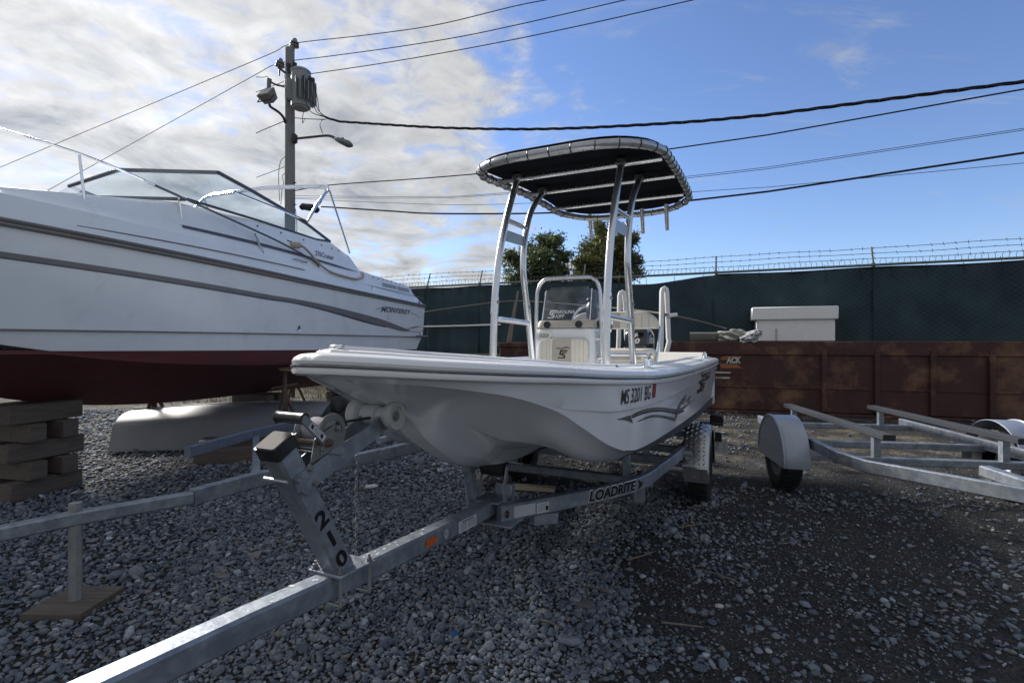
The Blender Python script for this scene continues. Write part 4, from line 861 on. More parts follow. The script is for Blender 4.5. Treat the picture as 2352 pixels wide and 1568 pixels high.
# side graphics --------------------------------------------------------------------------------
def hit(px, py):
    v = .8
    for _ in range(25): t, z = onv(px, py, v); v = .5 * v + .5 * side_v(t, z)
    return t, z
def sk(t, z, h=.003): return (-t, side_v(t, z) + h, z)
def side_text(name, body, mat, p0, p1, hgt, **kw):        # p0..p1 base line in photo pixels, hgt in metres
    a = np.array(hit(*p0)); b = np.array(hit(*p1)); L = np.linalg.norm(b - a); d = (b - a) / L
    return lettering(name, body, mat, SK, lambda x, y, h: sk(a[0] + d[0] * x - 0 * y, a[1] + d[1] * x + y, .0035), (L, hgt), **kw)
side_text('registration_number', 'MS 3201 BG', BLACKD, (1425, 930), (1492, 916), .072, bold=.004)
a = [hit(*q) for q in ((1497, 914), (1504, 912))]; decal('registration_sticker', [((a[0][0], a[0][1]), (a[0][0], a[0][1] + .075)), ((a[1][0], a[1][1]), (a[1][0], a[1][1] + .075))], REDD, SK, sk, .003)
def px_band(name, topl, botl, mat, h=.003, n=24):
    T = crs([hit(*q) for q in topl], 8); B = crs([hit(*q) for q in botl], 8); u = np.linspace(0, 1, n)
    f = lambda C, x: (float(np.interp(x, np.linspace(0, 1, len(C)), C[:, 0])), float(np.interp(x, np.linspace(0, 1, len(C)), C[:, 1])))
    decal(name, [(f(B, x), f(T, x)) for x in u], mat, SK, sk, h)
px_band('harpoon_head', [(1417, 962), (1432, 958), (1443, 954), (1447, 955)], [(1417, 963), (1432, 964), (1443, 967), (1453, 971)], SILVERD)
px_band('harpoon_shaft', [(1447, 955), (1466, 944), (1490, 937), (1518, 935), (1544, 938), (1556, 939), (1570, 933), (1582, 926)], [(1450, 957), (1468, 948), (1491, 941.5), (1518, 940), (1544, 943), (1556, 944.5), (1570, 939), (1582, 927)], SILVERD)
px_band('harpoon_shadow', [(1450, 958), (1468, 949), (1491, 942.5), (1518, 941), (1544, 944), (1556, 945.5), (1570, 940)], [(1453, 960), (1469, 952.5), (1492, 946.5), (1518, 945), (1540, 948), (1556, 950.5), (1570, 945)], BLACKD)
px_band('swoosh', [(1462, 967), (1485, 957), (1505, 954), (1530, 957), (1548, 962)], [(1464, 968), (1486, 960.5), (1506, 957.5), (1530, 961), (1547, 966)], SILVERD, .0035)
px_band('swoosh', [(1480, 957.5), (1505, 951.5), (1530, 955), (1547, 958)], [(1480, 959), (1505, 953), (1530, 957), (1547, 961)], DGREYD, .003)
px_band('harpoon_barb', [(1547, 966), (1552, 949), (1560, 926), (1575, 905)], [(1549, 967), (1556, 949), (1563, 930), (1576, 906)], SILVERD, .005)
px_band('fish_fin', [(1566, 925), (1568, 917), (1572, 914), (1576, 913)], [(1570, 928), (1572, 921), (1575, 917), (1577, 914)], GREYD, .004)
px_band('fish_fin', [(1572, 914), (1578, 919), (1586, 921), (1592, 917)], [(1573, 917), (1578, 922), (1586, 924), (1593, 918)], GREYD, .004)
px_band('fish_fin', [(1579, 917), (1582, 911), (1586, 908)], [(1582, 919), (1584, 913), (1587, 909)], DGREYD, .004)
side_text('lettering', 'AROLINA', BLACKD, (1609, 878), (1627, 870), .075, bold=.035, shear=.2)
side_text('lettering', 'KIFF', BLACKD, (1607, 901), (1617, 896), .075, bold=.035, shear=.2)
def emblem_cs(fn, s, par, mat=BLACKD, name='emblem'):     # the blocky linked C and S, unit square coordinates scaled by s
    mb = MB()
    for (x0, y0, x1, y1) in ((0.10, .82, 1.0, 1.0), (0.10, .40, .30, .82), (.10, .40, .42, .54), (.42, .60, .95, .72), (.42, .30, .60, .60), (.42, .30, .88, .42), (.68, 0.0, .88, .30), (0.0, 0.0, .68, .14)):
        mb.add([fn((x + .22 * y) * s[0], y * s[1], .0045) for x, y in ((x0, y0), (x1, y0), (x1, y1), (x0, y1))], [(0, 1, 2, 3)])
    return mb.build(name, mat, par, 0)
a = hit(1600, 904); b = hit(1609, 904); emblem_cs(lambda x, y, h: sk(a[0] + x, a[1] + y, .0045), (b[0] - a[0], .20), SK)

# console ----------------------------------------------------------------------------------------
CT = 2.30
con = MB(); W0, W1 = .236, .205                           # tapering upwards
rows = []
for z, w, tf, tb in ((.885, .245, CT - .03, 2.86), (1.0, .242, CT - .025, 2.85), (1.30, .232, CT - .008, 2.82), (1.470, .226, CT, 2.79), (1.492, .223, CT + .004, 2.79), (1.502, .214, CT + .014, 2.78)):
    o_ = rrect(tb - tf, 2 * w, .035, 4); c = (tf + tb) / 2; rows.append([(-c - x, y, z) for x, y in o_])
con.grid(rows, True); con.add(rows[-1], [tuple(range(len(rows[-1])))]); console = con.build('console', GEL, SK, 40)
db = MB(); rows = []
for z, w, tf, tb in ((1.503, .222, CT - .002, 2.80), (1.508, .226, CT - .006, 2.80), (1.548, .222, CT + .004, 2.80), (1.560, .214, CT + .014, 2.79)):
    o_ = rrect(tb - tf, 2 * w, .04, 4); c = (tf + tb) / 2; rows.append([(-c - x, y, z) for x, y in o_])
db.grid(rows, True); db.add(rows[-1], [tuple(range(len(rows[-1])))]); db.build('dash_band', TAN, console, 40)
for v in (-.135, .115): MB().lathe([(0, .004), (.014, .004), (.016, .010), (.026, .010), (.028, 0)], cp(CT - .004, v, 1.527), (1, 0, 0), 18).build('drink_holder_rim', PLASTIC, console)
MB().lathe([(0, .004), (.014, .004), (.016, .010), (.026, .010), (.028, 0)], cp(2.42, .226, 1.53), (0, 1, 0), 18).build('drink_holder_rim', PLASTIC, console)
sv_ = MB().prism([(x, y) for x, y in [(.060 * math.cos(a), .030 * math.sin(a)) for a in np.linspace(0, 2 * math.pi, 25)[:-1]]], lambda x, y: cp(CT - .016, -.155 + x, 1.447 + y), lambda x, y: cp(CT - .002, -.155 + x, 1.447 + y)).build('speaker_vent', CHROME, console)
vs_ = MB()
for k in range(7):
    x = -.036 + k * .012; hh = .019 * math.sqrt(max(.1, 1 - (x / .05) ** 2)); vs_.add([cp(CT - .0175, -.155 + x + a_, 1.447 + b_) for a_, b_ in ((-.006 - .002, -hh), (-.002, -hh), (.010, hh), (.006, hh))], [(0, 1, 2, 3)])
vs_.build('vent_slots', BLACKD, console, 0)
def cushion(name, v0, v1, z0, z1, mat, parent, thick=.035, tf=CT - .012, r=.05, chan=0, round_l=True, round_r=True):
    w = v1 - v0; h = z1 - z0; mb = MB(); rows = []
    for d, ins in ((0, 0.0), (.4, -.002), (.8, .004), (.96, .012), (1.0, .024)):
        o_ = [(x * (1 - 2 * ins / w), y * (1 - 2 * ins / h)) for x, y in rrect(w, h, r, 5)]; rows.append([cp(tf - thick * d, (v0 + v1) / 2 + x, (z0 + z1) / 2 + y) for x, y in o_])
    mb.grid(rows, True); mb.add(rows[-1], [tuple(range(len(rows[-1])))]); return mb.build(name, mat, parent, 50)
pad = cushion('front_cushion', -.195, .195, 1.232, 1.425, CREAM, console)
MB().box(cp(CT - .0465, -.003, 1.3285), (0.006, .150, .187), None, .002).build('tan_panel', TAN, console)
for v in (-.16, -.125, -.102, .10, .132, .165): MB().box(cp(CT - .0462, v, 1.3285), (.003, .003, .165)).build('stitch_line', TAN, console, 0)
emblem_cs(lambda x, y, h: cp(CT - .0505, -.035 + x, 1.275 + y), (.065, .062), console)
fish = crs([(-.045, 1.349), (-.02, 1.351), (.0, 1.346), (.02, 1.355), (.045, 1.357), (.06, 1.349)], 4); fl_ = MB(); fl_.grid([[cp(CT - .0503, a_, b_ - .004) for a_, b_ in fish], [cp(CT - .0503, a_, b_ + .004 * (1 if i > 8 else .5)) for i, (a_, b_) in enumerate(fish)]]); fl_.build('emblem_fish', BLACKD, console, 0)
ws = MB(); wp = [(2.66, -.235, 1.53, 1.70), (2.46, -.225, 1.55, 1.765), (2.37, -.215, 1.56, 1.79), (2.335, -.19, 1.562, 1.80), (2.335, .19, 1.562, 1.80), (2.37, .215, 1.56, 1.79), (2.46, .225, 1.55, 1.765), (2.66, .235, 1.53, 1.70)]
for k in range(len(wp) - 1):
    A, B = wp[k], wp[k + 1]; ws.add([cp(A[0], A[1], A[2]), cp(B[0], B[1], B[2]), cp(B[0] + .07, B[1] * .97, B[3]), cp(A[0] + .07, A[1] * .97, A[3])], [(0, 1, 2, 3)])
ws.build('windshield', GLASS, console, 50)
MB().add([cp(2.405, -.165, 1.80), cp(2.405, .165, 1.80), cp(2.425, .150, 1.822), cp(2.425, -.150, 1.822)], [(0, 1, 2, 3)]).build('windshield_visor', GLASS, console, 0)
for A, B in ((3, 3), (4, 4)): MB().tube([cp(wp[A][0] - .003, wp[A][1], wp[A][2]), cp(wp[A][0] + .068, wp[A][1] * .97, wp[A][3])], .004, 5).build('windshield_edge', CHROME, console)
def wsl(x0, z0): return lambda x, y, h: cp(2.331 + (z0 + y - 1.562) * .29, x0 + x, z0 + y)
for body, x0, z0, fit in (('AROLINA', -.085, 1.612, (.15, .026)), ('KIFF', -.085, 1.578, (.075, .026))): lettering('windshield_lettering', body, WHITED, console, wsl(x0, z0), fit, shear=.3, bold=.01)
emblem_cs(lambda x, y, h: wsl(-.15, 1.578)(x, y, h), (.062, .062), console, WHITED, 'windshield_emblem')
gr_ = [(2.34, -.262, 1.08), (2.335, -.262, 1.30), (2.335, -.258, 1.70), (2.335, -.240, 1.82), (2.335, -.20, 1.873), (2.335, -.14, 1.888), (2.335, .14, 1.888), (2.335, .20, 1.873), (2.335, .240, 1.82), (2.335, .258, 1.70), (2.335, .262, 1.30), (2.34, .262, 1.08)]
MB().tube([cp(t + .05, v, z) for t, v, z in crs(gr_, 4)], .0145, 10).build('grab_rail', ALU, console)
for v in (-.25, .25):
    for z in (1.14, 1.42): MB().tube([cp(2.385, v * .9, z), cp(2.385, v * 1.06, z)], .012, 8).build('rail_standoff', CHROME, console)
for z in (1.42, 1.33): MB().lathe([(0, .012), (.012, .011), (.03, .006), (.032, 0)], cp(2.47, .236, z), (0, 1, 0), 14).build('side_fitting', CHROME, console)
MB().tube(crs([cp(2.36, .24, 1.27), cp(2.37, .28, 1.285), cp(2.44, .285, 1.31), cp(2.46, .245, 1.325)], 4), .010, 8).build('grab_handle', CHROME, console)
# covered instrument and steering wheel behind the screen
MB().box(cp(2.58, .135, 1.64), (.10, .085, .16), (0, R(8), 0), .03).build('covered_instrument', PLASTIC, console); MB().box(cp(2.58, .125, 1.725), (.06, .06, .04), None, .012).build('instrument_cap', PLASTIC, console)
MB().tube([cp(2.86, .05 + .17 * math.cos(a_), 1.55 + .16 * math.sin(a_)) for a_ in np.linspace(0, 2 * math.pi, 25)[:-1]], .012, 8, True).build('steering_wheel', CHROME, console)
for a_ in (90, 210, 330): MB().tube([cp(2.83, .05, 1.55), cp(2.86, .05 + .165 * math.cos(R(a_)), 1.55 + .155 * math.sin(R(a_)))], .010, 6).build('wheel_spoke', CHROME, console)

# helm seat --------------------------------------------------------------------------------------
def soft(name, c, size, mat, parent, r=.06, crown=.02):
    L_, W_, H_ = size; rows = []
    for d, ins in ((0, .02), (.12, .004), (.3, 0), (.7, 0), (.88, .008), (1.0, .035)): rows.append([(c[0] + x * (1 - 2 * ins / L_), c[1] + y * (1 - 2 * ins / W_), c[2] - H_ / 2 + H_ * d) for x, y in rrect(L_, W_, r, 5)])
    mb = MB(); mb.grid(rows, True); mb.add(rows[-1], [tuple(range(len(rows[-1])))]); mb.add(rows[0], [tuple(range(len(rows[0])))[::-1]]); return mb.build(name, mat, parent, 50)
seat = MB(); seat.box(cp(3.45, 0, 1.02), (.42, .86, .30), None, .02); seat.box(cp(3.45, 0, 1.19), (.46, .92, .05), None, .015); seat = seat.build('seat_box', GEL, SK)
soft('seat_cushion', cp(3.43, 0, 1.275), (.46, .94, .12), CREAM, seat)
MB().box(cp(3.205, 0, 1.262), (.012, .80, .055), None, .006).build('seat_front_panel', TAN, seat)
MB().tube([cp(3.15, -.46, 1.285), cp(3.15, .46, 1.285)], .016, 8).build('foot_rail', CHROME, seat)
bkp = []; WB = .46
for a_ in np.linspace(0, 1, 13): bkp.append((WB - .17 + .17 * math.sin(a_ * math.pi / 2) if False else 0, 0))
out_ = [(-WB, 1.535), (-WB + .01, 1.525), (WB - .01, 1.525), (WB, 1.54)] + [(WB - .20 + .20 * math.cos(a_), 1.55 + .15 * math.sin(a_)) for a_ in np.linspace(.05, math.pi / 2, 9)] + [(-(WB - .20) - .20 * math.cos(a_), 1.55 + .15 * math.sin(a_)) for a_ in np.linspace(math.pi / 2, .05, 9)]
bk = MB(); rows = []
for d, k_ in ((0, .97), (.02, 1.0), (.06, 1.0), (.085, .97), (.095, .92)): rows.append([cp(3.84 - d, v * k_, 1.60 + (z - 1.60) * k_) for v, z in out_])
bk.grid(rows, True); bk.add(rows[-1], [tuple(range(len(out_)))]); bk.add(rows[0], [tuple(range(len(out_)))[::-1]]); back = bk.build('backrest', CREAM, seat, 50)
for v in np.arange(-.40, .41, .07):
    if abs(v) < .1: continue
    MB().box(cp(3.744, v, 1.60), (.004, .004, .13)).build('stitch_line', TAN, seat, 0)
MB().box(cp(3.743, 0, 1.608), (.006, .17, .15), None, .002).build('backrest_tan_panel', TAN, seat)
for sg in (1, -1): MB().tube([cp(3.36, sg * .485, 1.12), cp(3.82, sg * .47, 1.54)], .014, 8).build('backrest_arm', CHROME, seat); MB().lathe([(0, .014), (.02, .012), (.026, 0)], cp(3.25, sg * .475, 1.27), (0, sg, 0), 12).build('pivot_bolt', CHROME, seat)

# canopy on four posts ------------------------------------------------------------------------------
def canz(t): return float(np.interp(t, [1.6, 1.85, 2.37, 3.0, 3.6, 4.0, 4.4], [2.60, 2.645, 2.705, 2.765, 2.79, 2.78, 2.75]))
def outline(inset=0.0):
    o_ = rrect(4.20 - 1.80 - 2 * inset, 1.36 - 2 * inset, .46 - inset, 9); P = []
    for x, y in o_:
        t = 3.0 + x; t -= .05 * (1 - (y / .75) ** 2) * (1 if x < -.9 else 0); P.append((t, y + .06))
    # refine straight runs
    Q = []
    for i in range(len(P)):
        a_, b_ = np.array(P[i]), np.array(P[(i + 1) % len(P)]); m = max(1, int(np.linalg.norm(b_ - a_) / .12))
        for k in range(m): Q.append(tuple(a_ + (b_ - a_) * k / m))
    return Q
OL = outline()
crown = lambda t, v: canz(t) + .05 * (1 - (v / .75) ** 2) * 0
can = MB(); O2 = outline(.02); c0 = (3.0, .06); rings = []
for f in (1.0, .85, .6, .3, .02): rings.append([cp(c0[0] + (t - c0[0]) * f, c0[1] + (v - c0[1]) * f, canz(c0[0] + (t - c0[0]) * f) + .036 + .012 * (1 - f)) for t, v in O2])
can.grid(rings, True); can.add(rings[-1], [tuple(range(len(O2)))])
canopy = can.build('canopy', NAVY, SK, 60)
top_ = MB(); rings = [[(x, y, z + .016) for x, y, z in r_] for r_ in rings]; top_.grid(rings, True); top_.add(rings[-1], [tuple(range(len(O2)))]); top_.build('canopy_top', VINYLG, canopy, 60)
edge = [cp(t, v, canz(t)) for t, v in OL]; MB().tube(edge, .030, 14, True).build('edge_tube', VINYLG, canopy)
E_ = np.array(edge + [edge[0]]); Lc = np.concatenate([[0], np.cumsum(np.linalg.norm(np.diff(E_, axis=0), axis=1))]); nr = 46
ring = MB().tube([(0, .0325 * math.cos(a_), .0325 * math.sin(a_)) for a_ in np.linspace(0, 2 * math.pi, 15)[:-1]], .0035, 5, True).mesh('lacing', BLACKD)
for k in range(nr):
    q = Lc[-1] * (k + .3) / nr; p = [np.interp(q, Lc, E_[:, i]) for i in range(3)]; p2 = [np.interp(min(q + .02, Lc[-1]), Lc, E_[:, i]) for i in range(3)]; d = np.array(p2) - np.array(p)
    share('lacing', ring, canopy, p, (0, 0, math.atan2(d[1], d[0])))
hw = lambda t: np.interp(t, [1.85, 2.0, 2.2, 2.4, 3.6, 3.85, 4.05, 4.2], [.30, .49, .61, .65, .65, .61, .49, .28])
for t in (2.37, 2.99, 3.66): MB().tube([cp(t, .06 - hw(t), canz(t) - .012), cp(t, .06 + hw(t), canz(t) - .012)], .021, 10).build('cross_bar', ALU, canopy)
FPP = [(1.925, .885), (1.937, 1.25), (1.960, 1.60), (1.98, 1.78), (2.035, 2.02), (2.125, 2.255), (2.25, 2.50), (2.365, 2.690)]
RPP = [(2.80, .885), (2.715, 1.20), (2.64, 1.50), (2.585, 1.72), (2.53, 1.90), (2.512, 2.03), (2.535, 2.20), (2.60, 2.38), (2.72, 2.55), (2.96, 2.745)]
def at_z(P, z): return float(np.interp(z, [q[1] for q in P], [q[0] for q in P]))
for sg in (1, -1):
    for P, v0, nm in ((FPP, .415, 'f'), (RPP, .43, 'r')):
        C = crs(P, 6); po = MB().tube([cp(t, sg * v0, z) for t, z in C], .0255, 14).build('canopy_post', ALUW, SK)
        t0 = at_z(P, 1.60); t1 = at_z(P, 1.72); MB().tube([cp(t0, sg * v0, 1.60), cp(t1, sg * v0, 1.72)], .0285, 14).build('joint_sleeve', ALUW, po)
        tm = at_z(P, 1.685); MB().lathe([(0, .006), (.006, .006), (.007, .002), (.013, .003), (.013, -.004)], cp(tm - .006, sg * v0 + (.027 if True else 0), 1.685), (.35, 1, 0), 12).build('sleeve_bolt', BOLT, po)
        MB().lathe([(.0255, 0), (.045, .0), (.05, -.005), (.05, -.012)], cp(P[0][0], sg * v0, .90), (0, 0, 1), 14).build('foot_flange', CHROME, po)
        tb, zb = P[-1]; MB().box(cp(tb, sg * v0, zb + .015), (.07, .075, .06), None, .012).build('top_clamp', BOLT, po)
    b1 = [cp(at_z(FPP, 1.565), sg * .415, 1.565), cp(at_z(RPP, 1.555), sg * .43, 1.555)]; MB().tube(b1, .021, 12).build('side_brace', ALUW, SK)
    b2 = [cp(at_z(FPP, 2.325), sg * .415, 2.325), cp(at_z(RPP, 2.355), sg * .43, 2.345)]; MB().tube(b2, .018, 12).build('side_brace', ALUW, SK)
    q = [cp(at_z(FPP, 2.245) + .02, sg * .418, 2.25), cp(at_z(RPP, 2.27) - .02, sg * .427, 2.27), cp(at_z(RPP, 2.18) - .02, sg * .427, 2.185), cp(at_z(FPP, 2.15) + .02, sg * .418, 2.16)]
    MB().add(q + [(x, y + sg * .005, z) for x, y, z in q], [(0, 1, 2, 3), (7, 6, 5, 4), (0, 4, 5, 1), (1, 5, 6, 2), (2, 6, 7, 3), (3, 7, 4, 0)]).build('side_plate', GALVL, SK, 0)
for v in (-.35, -.08, .22, .48): MB().tube([cp(4.16 if abs(v) < .4 else 4.1, v, 2.82), cp(4.24 if abs(v) < .4 else 4.18, v, 2.56)], [.026, .021], 10).build('rod_holder', ALU, SK)

# outboard motor -------------------------------------------------------------------------------------
mo = MB(); rows = []
for z, w, t0, t1 in ((1.10, .12, 4.98, 5.34), (1.16, .135, 4.95, 5.38), (1.34, .15, 4.93, 5.44), (1.48, .145, 4.93, 5.45), (1.545, .125, 4.96, 5.42), (1.57, .09, 5.02, 5.36)):
    o_ = rrect(t1 - t0, 2 * w, .06, 4); rows.append([cp((t0 + t1) / 2 + x, y, z) for x, y in o_])
mo.grid(rows, True); mo.add(rows[-1], [tuple(range(len(rows[-1])))]); mo.add(rows[0], [tuple(range(len(rows[0])))[::-1]])
motor = mo.build('outboard_motor', pm('motor_black', (0.010, 0.012, 0.020), 0.16, var=0.1, coat=0.6), SK, 45)
MB().tube([cp(5.14, 0, 1.12), cp(5.16, 0, .62), cp(5.2, 0, .42)], [.10, .065, .05], 12).build('leg', pm('motor_black', (0.010, 0.012, 0.020)), motor); MB().box(cp(5.22, 0, .60), (.34, .20, .015), None, .005).build('cavitation_plate', PLASTIC, motor)
MB().tube([cp(5.06, 0, .45), cp(5.38, 0, .45)], [.045, .04], 12).build('gearcase', PLASTIC, motor)
pp = MB()
for a_ in (0, 120, 240): c_, s_ = math.cos(R(a_)), math.sin(R(a_)); pp.add([cp(5.36, 0, .45), cp(5.34, c_ * .13 - s_ * .05, .45 + s_ * .13 + c_ * .05), cp(5.37, c_ * .15, .45 + s_ * .15), cp(5.40, c_ * .13 + s_ * .05, .45 + s_ * .13 - c_ * .05)], [(0, 1, 2, 3)])
pp.build('propeller', PLASTIC, motor, 0); MB().box(cp(4.92, 0, 1.02), (.14, .22, .26), None, .02).build('clamp_bracket', PLASTIC, motor)
lettering('lettering', '50', WHITED, motor, lambda x, y, h: cp(4.926 + (1.40 - 1.38 - y) * .0, -.07 + x, 1.375 + y), (.12, .065), shear=.2, bold=.03)
mb = MB()
for pts in ([(-.01, 1.50), (.02, 1.515), (.03, 1.505), (.012, 1.497)], [(-.02, 1.49), (-.008, 1.50), (.035, 1.482), (.022, 1.473)], [(-.018, 1.475), (-.004, 1.483), (.012, 1.474), (-.004, 1.462)]): mb.add([cp(4.925, v, z - .01) for v, z in pts], [(0, 1, 2, 3)])
mb.build('emblem', WHITED, motor, 0)
lettering('lettering', 'SUZUKI', WHITED, motor, lambda x, y, h: cp(4.99 + x, .1525, 1.375 + y), (.38, .07), bold=.03)
mb = MB(); mb.add([cp(t, .1465, z) for t, z in ((4.95, 1.26), (5.1, 1.31), (5.2, 1.36), (5.09, 1.285))], [(0, 1, 2, 3)]); mb.build('red_flash', pm('red_flash', (.45, .02, .02), .3), motor, 0)
mb = MB(); mb.add([cp(t, .1468, z) for t, z in ((4.98, 1.235), (5.12, 1.26), (5.2, 1.28), (5.1, 1.235))], [(0, 1, 2, 3)]); mb.build('white_flash', WHITED, motor, 0)

# ================================================================== the skiff's trailer
TR = thing('boat_trailer', 'galvanised boat trailer with winch post carrying the skiff', 'trailer', (BO[0], BO[1], 0), R(-115))
TW = .076
tz = lambda t: float(np.interp(t, [-1.6, -.374, .08, .876, 1.15], [.705, .617, .577, .522, .505]))   # tongue centre height
MB().beam([cp(t, 0, tz(t)) for t in (-1.15, -.374, .08, .876, 1.22)], TW, TW).build('tongue', GALV, TR, 30)
coup = MB(); coup.box(cp(-1.22, 0, tz(-1.2) + .02), (.24, .075, .07), None, .015); coup.tube([cp(-1.36, 0, tz(-1.3) + .0), cp(-1.30, 0, tz(-1.3) + .03)], [.045, .05], 10); coup.build('coupler', ZINC, TR)
jk = MB(); jk.tube([cp(-.95, -.08, .10), cp(-.95, -.08, .95)], .028, 10); jk.build('jack', GALVL, TR); MB().lathe([(0, -.025), (.08, -.025), (.09, 0), (.08, .025), (0, .025)], cp(-.95, -.08, .095), (0, 1, 0), 18).build('jack_wheel', RUBBER, TR)
RAILP = [(1.05, .075, .500), (1.30, .235, .495), (1.60, .425, .490), (1.85, .555, .487), (2.02, .618, .485), (2.20, .652, .483), (2.45, .676, .480), (2.75, .710, .478), (3.05, .735, .475), (3.4, .742, .472), (4.75, .742, .455)]
for sg in (1, -1):
    C = crs(RAILP, 5); MB().beam([cp(t, sg * v, z) for t, v, z in C], .05, .085).build('frame_rail', GALV, TR, 30)
MB().box(cp(1.10, 0, .455), (.22, .34, .012), None, .003).build('frame_gusset', GALV, TR); MB().box(cp(1.12, .0, .548), (.16, .15, .010), None, .003).build('frame_gusset', GALV, TR)
MB().box(cp(1.32, .22, .42), (.14, .10, .06), (0, 0, R(-52)), .004).build('rail_bracket', GALV, TR)
for t in (2.25, 3.0, 3.45, 4.3):
    w = float(np.interp(t, [q[0] for q in RAILP], [q[1] for q in RAILP])); MB().beam([cp(t, -w, .43), cp(t, w, .43)], .06, .06).build('crossmember', GALV, TR, 30)
for sg in (1, -1):
    MB().beam([cp(1.9, sg * .46, .735), cp(3.2, sg * .50, .70), cp(4.7, sg * .50, .675)], .09, .045).build('bunk', pm('bunk_carpet', (0.03, 0.035, 0.045), 0.95, var=.3, vscale=40), TR)
    for t in (2.25, 3.0, 4.3): MB().box(cp(t, sg * .48, .57), (.05, .05, .27), None, .004).build('bunk_bracket', GALV, TR)
MB().box(cp(2.25, .57, .36), (.05, .07, .15), None, .004).build('hanging_bracket', GALV, TR)
# reflective tape, stickers, lettering on the port rail and tongue
def rail_fn(h=.0):
    C = crs(RAILP, 6); P = C[:, :2]; L_ = np.concatenate([[0], np.cumsum(np.linalg.norm(np.diff(P, axis=0), axis=1))])
    def fn(x, y, hh):
        x = max(0, min(L_[-1] - .01, x)); t = np.interp(x, L_, P[:, 0]); v = np.interp(x, L_, P[:, 1]); z = np.interp(x, L_, C[:, 2]); t2 = np.interp(x + .01, L_, P[:, 0]); v2 = np.interp(x + .01, L_, P[:, 1]); d = np.array([t2 - t, v2 - v]); d /= np.linalg.norm(d); nn = np.array([-d[1], d[0]])
        q = np.array([t, v]) + nn * (.025 + .0015 + hh); return cp(q[0], q[1], z + y)
    return fn
RF = rail_fn()
def rect(name, x0, x1, y0, y1, mat, fn, par, h=.001): return MB().add([fn(x, y, h) for x, y in ((x0, y0), (x1, y0), (x1, y1), (x0, y1))], [(0, 1, 2, 3)]).build(name, mat, par, 0)
TAPE = pm('reflective_tape', (0.50, 0.53, 0.55), 0.35, var=.10, vscale=12, col2=(.25, .27, .29), c2scale=26, c2lo=.60, c2hi=.66)
rect('reflective_tape', .075, .215, -.030, .030, TAPE, RF, TR); rect('data_plate', .222, .305, -.030, .024, PAPER, RF, TR)
for k in range(5): rect('plate_print', .232, .278 if k else .295, .013 - k * .0085, .016 - k * .0085, GREYD, RF, TR, .002)
rect('plate_print', .282, .300, -.022, .004, BLACKD, RF, TR, .0022)
MB().lathe([(0, .014), (.012, .012), (.016, .005), (.016, 0)], RF(.032, -.002, 0), (-.5, .86, 0), 14).build('marker_light', pm('marker_red', (.22, .03, .02), .25), TR)
MB().lathe([(.016, .006), (.021, .006), (.021, 0)], RF(.032, -.002, 0), (-.5, .86, 0), 14).build('marker_grommet', RUBBER, TR)
lettering('lettering_outline', 'LOADRITE', WHITED, TR, lambda x, y, h: RF(.588 + x, -.029 + y, .001), (.432, .074), bold=.06, shear=.2)
lettering('lettering', 'LOADRITE', BLACKD, TR, lambda x, y, h: RF(.592 + x, -.026 + y, .0022), (.424, .066), bold=.045, shear=.2)
MB().add([RF(x, y, .0015) for x, y in ((1.035, -.03), (1.06, .0), (1.045, .034), (1.10, .003), (1.085, -.012))], [(0, 1, 2, 3, 4)]).build('logo_mark', BLACKD, TR, 0)
def tg(x, y, h): return cp(x, TW / 2 + h, tz(x) + y)
rect('amber_reflector', .434, .513, -.017, .017, AMBER, tg, TR, .003)
rect('warning_sticker', .703, .871, -.030, .024, PAPER, tg, TR)
for k in range(6):
    rect('sticker_print', .715, .775, .008 - k * .006, .0105 - k * .006, GREYD, tg, TR, .002); rect('sticker_print', .785, .862, .008 - k * .006, .0105 - k * .006, GREYD, tg, TR, .002)
rect('sticker_print', .73, .84, .014, .020, DGREYD, tg, TR, .002)
MB().prism([(.597 + .017 * math.cos(a_), .020 * math.sin(a_)) for a_ in np.linspace(0, 2 * math.pi, 19)[:-1]], lambda x, y: tg(x, y, .0012), lambda x, y: tg(x, y, .0002)).build('round_sticker', PAPER, TR, 0)
MB().add([tg(.597 + .013 * math.cos(a_), .0155 * math.sin(a_), .002) for a_ in np.linspace(0, 2 * math.pi, 19)[:-1]] + [tg(.597 + .0105 * math.cos(a_), .0125 * math.sin(a_), .002) for a_ in np.linspace(0, 2 * math.pi, 19)[:-1]], [(i, (i + 1) % 18, 18 + (i + 1) % 18, 18 + i) for i in range(18)]).build('sticker_ring', DGREYD, TR, 0)
lettering('lettering', 'R', DGREYD, TR, lambda x, y, h: tg(.591 + x, -.007 + y, .002), (.012, .015), bold=.03)
lettering('stamped_code', '27-721', GALVL, TR, lambda x, y, h: tg(.175 + x, -.012 + y, .001), (.085, .016))
for k in range(30):                                       # white droppings splashed on the tongue
    x = random.uniform(.08, .50) if k < 22 else random.uniform(-.32, -.12); y0 = random.uniform(-.028, .028); w = random.uniform(.0015, .006)
    P_ = [(x + w * 1.5 * math.cos(a_) * random.uniform(.7, 1.2), y0 + w * math.sin(a_) * random.uniform(.7, 1.2)) for a_ in np.linspace(0, 2 * math.pi, 9)[:-1]]
    MB().prism(P_, lambda t, v: cp(t, v, tz(t) + TW / 2 + .0016), lambda t, v: cp(t, v, tz(t) + TW / 2 - .001)).build('bird_dropping', WHITED, TR, 0)
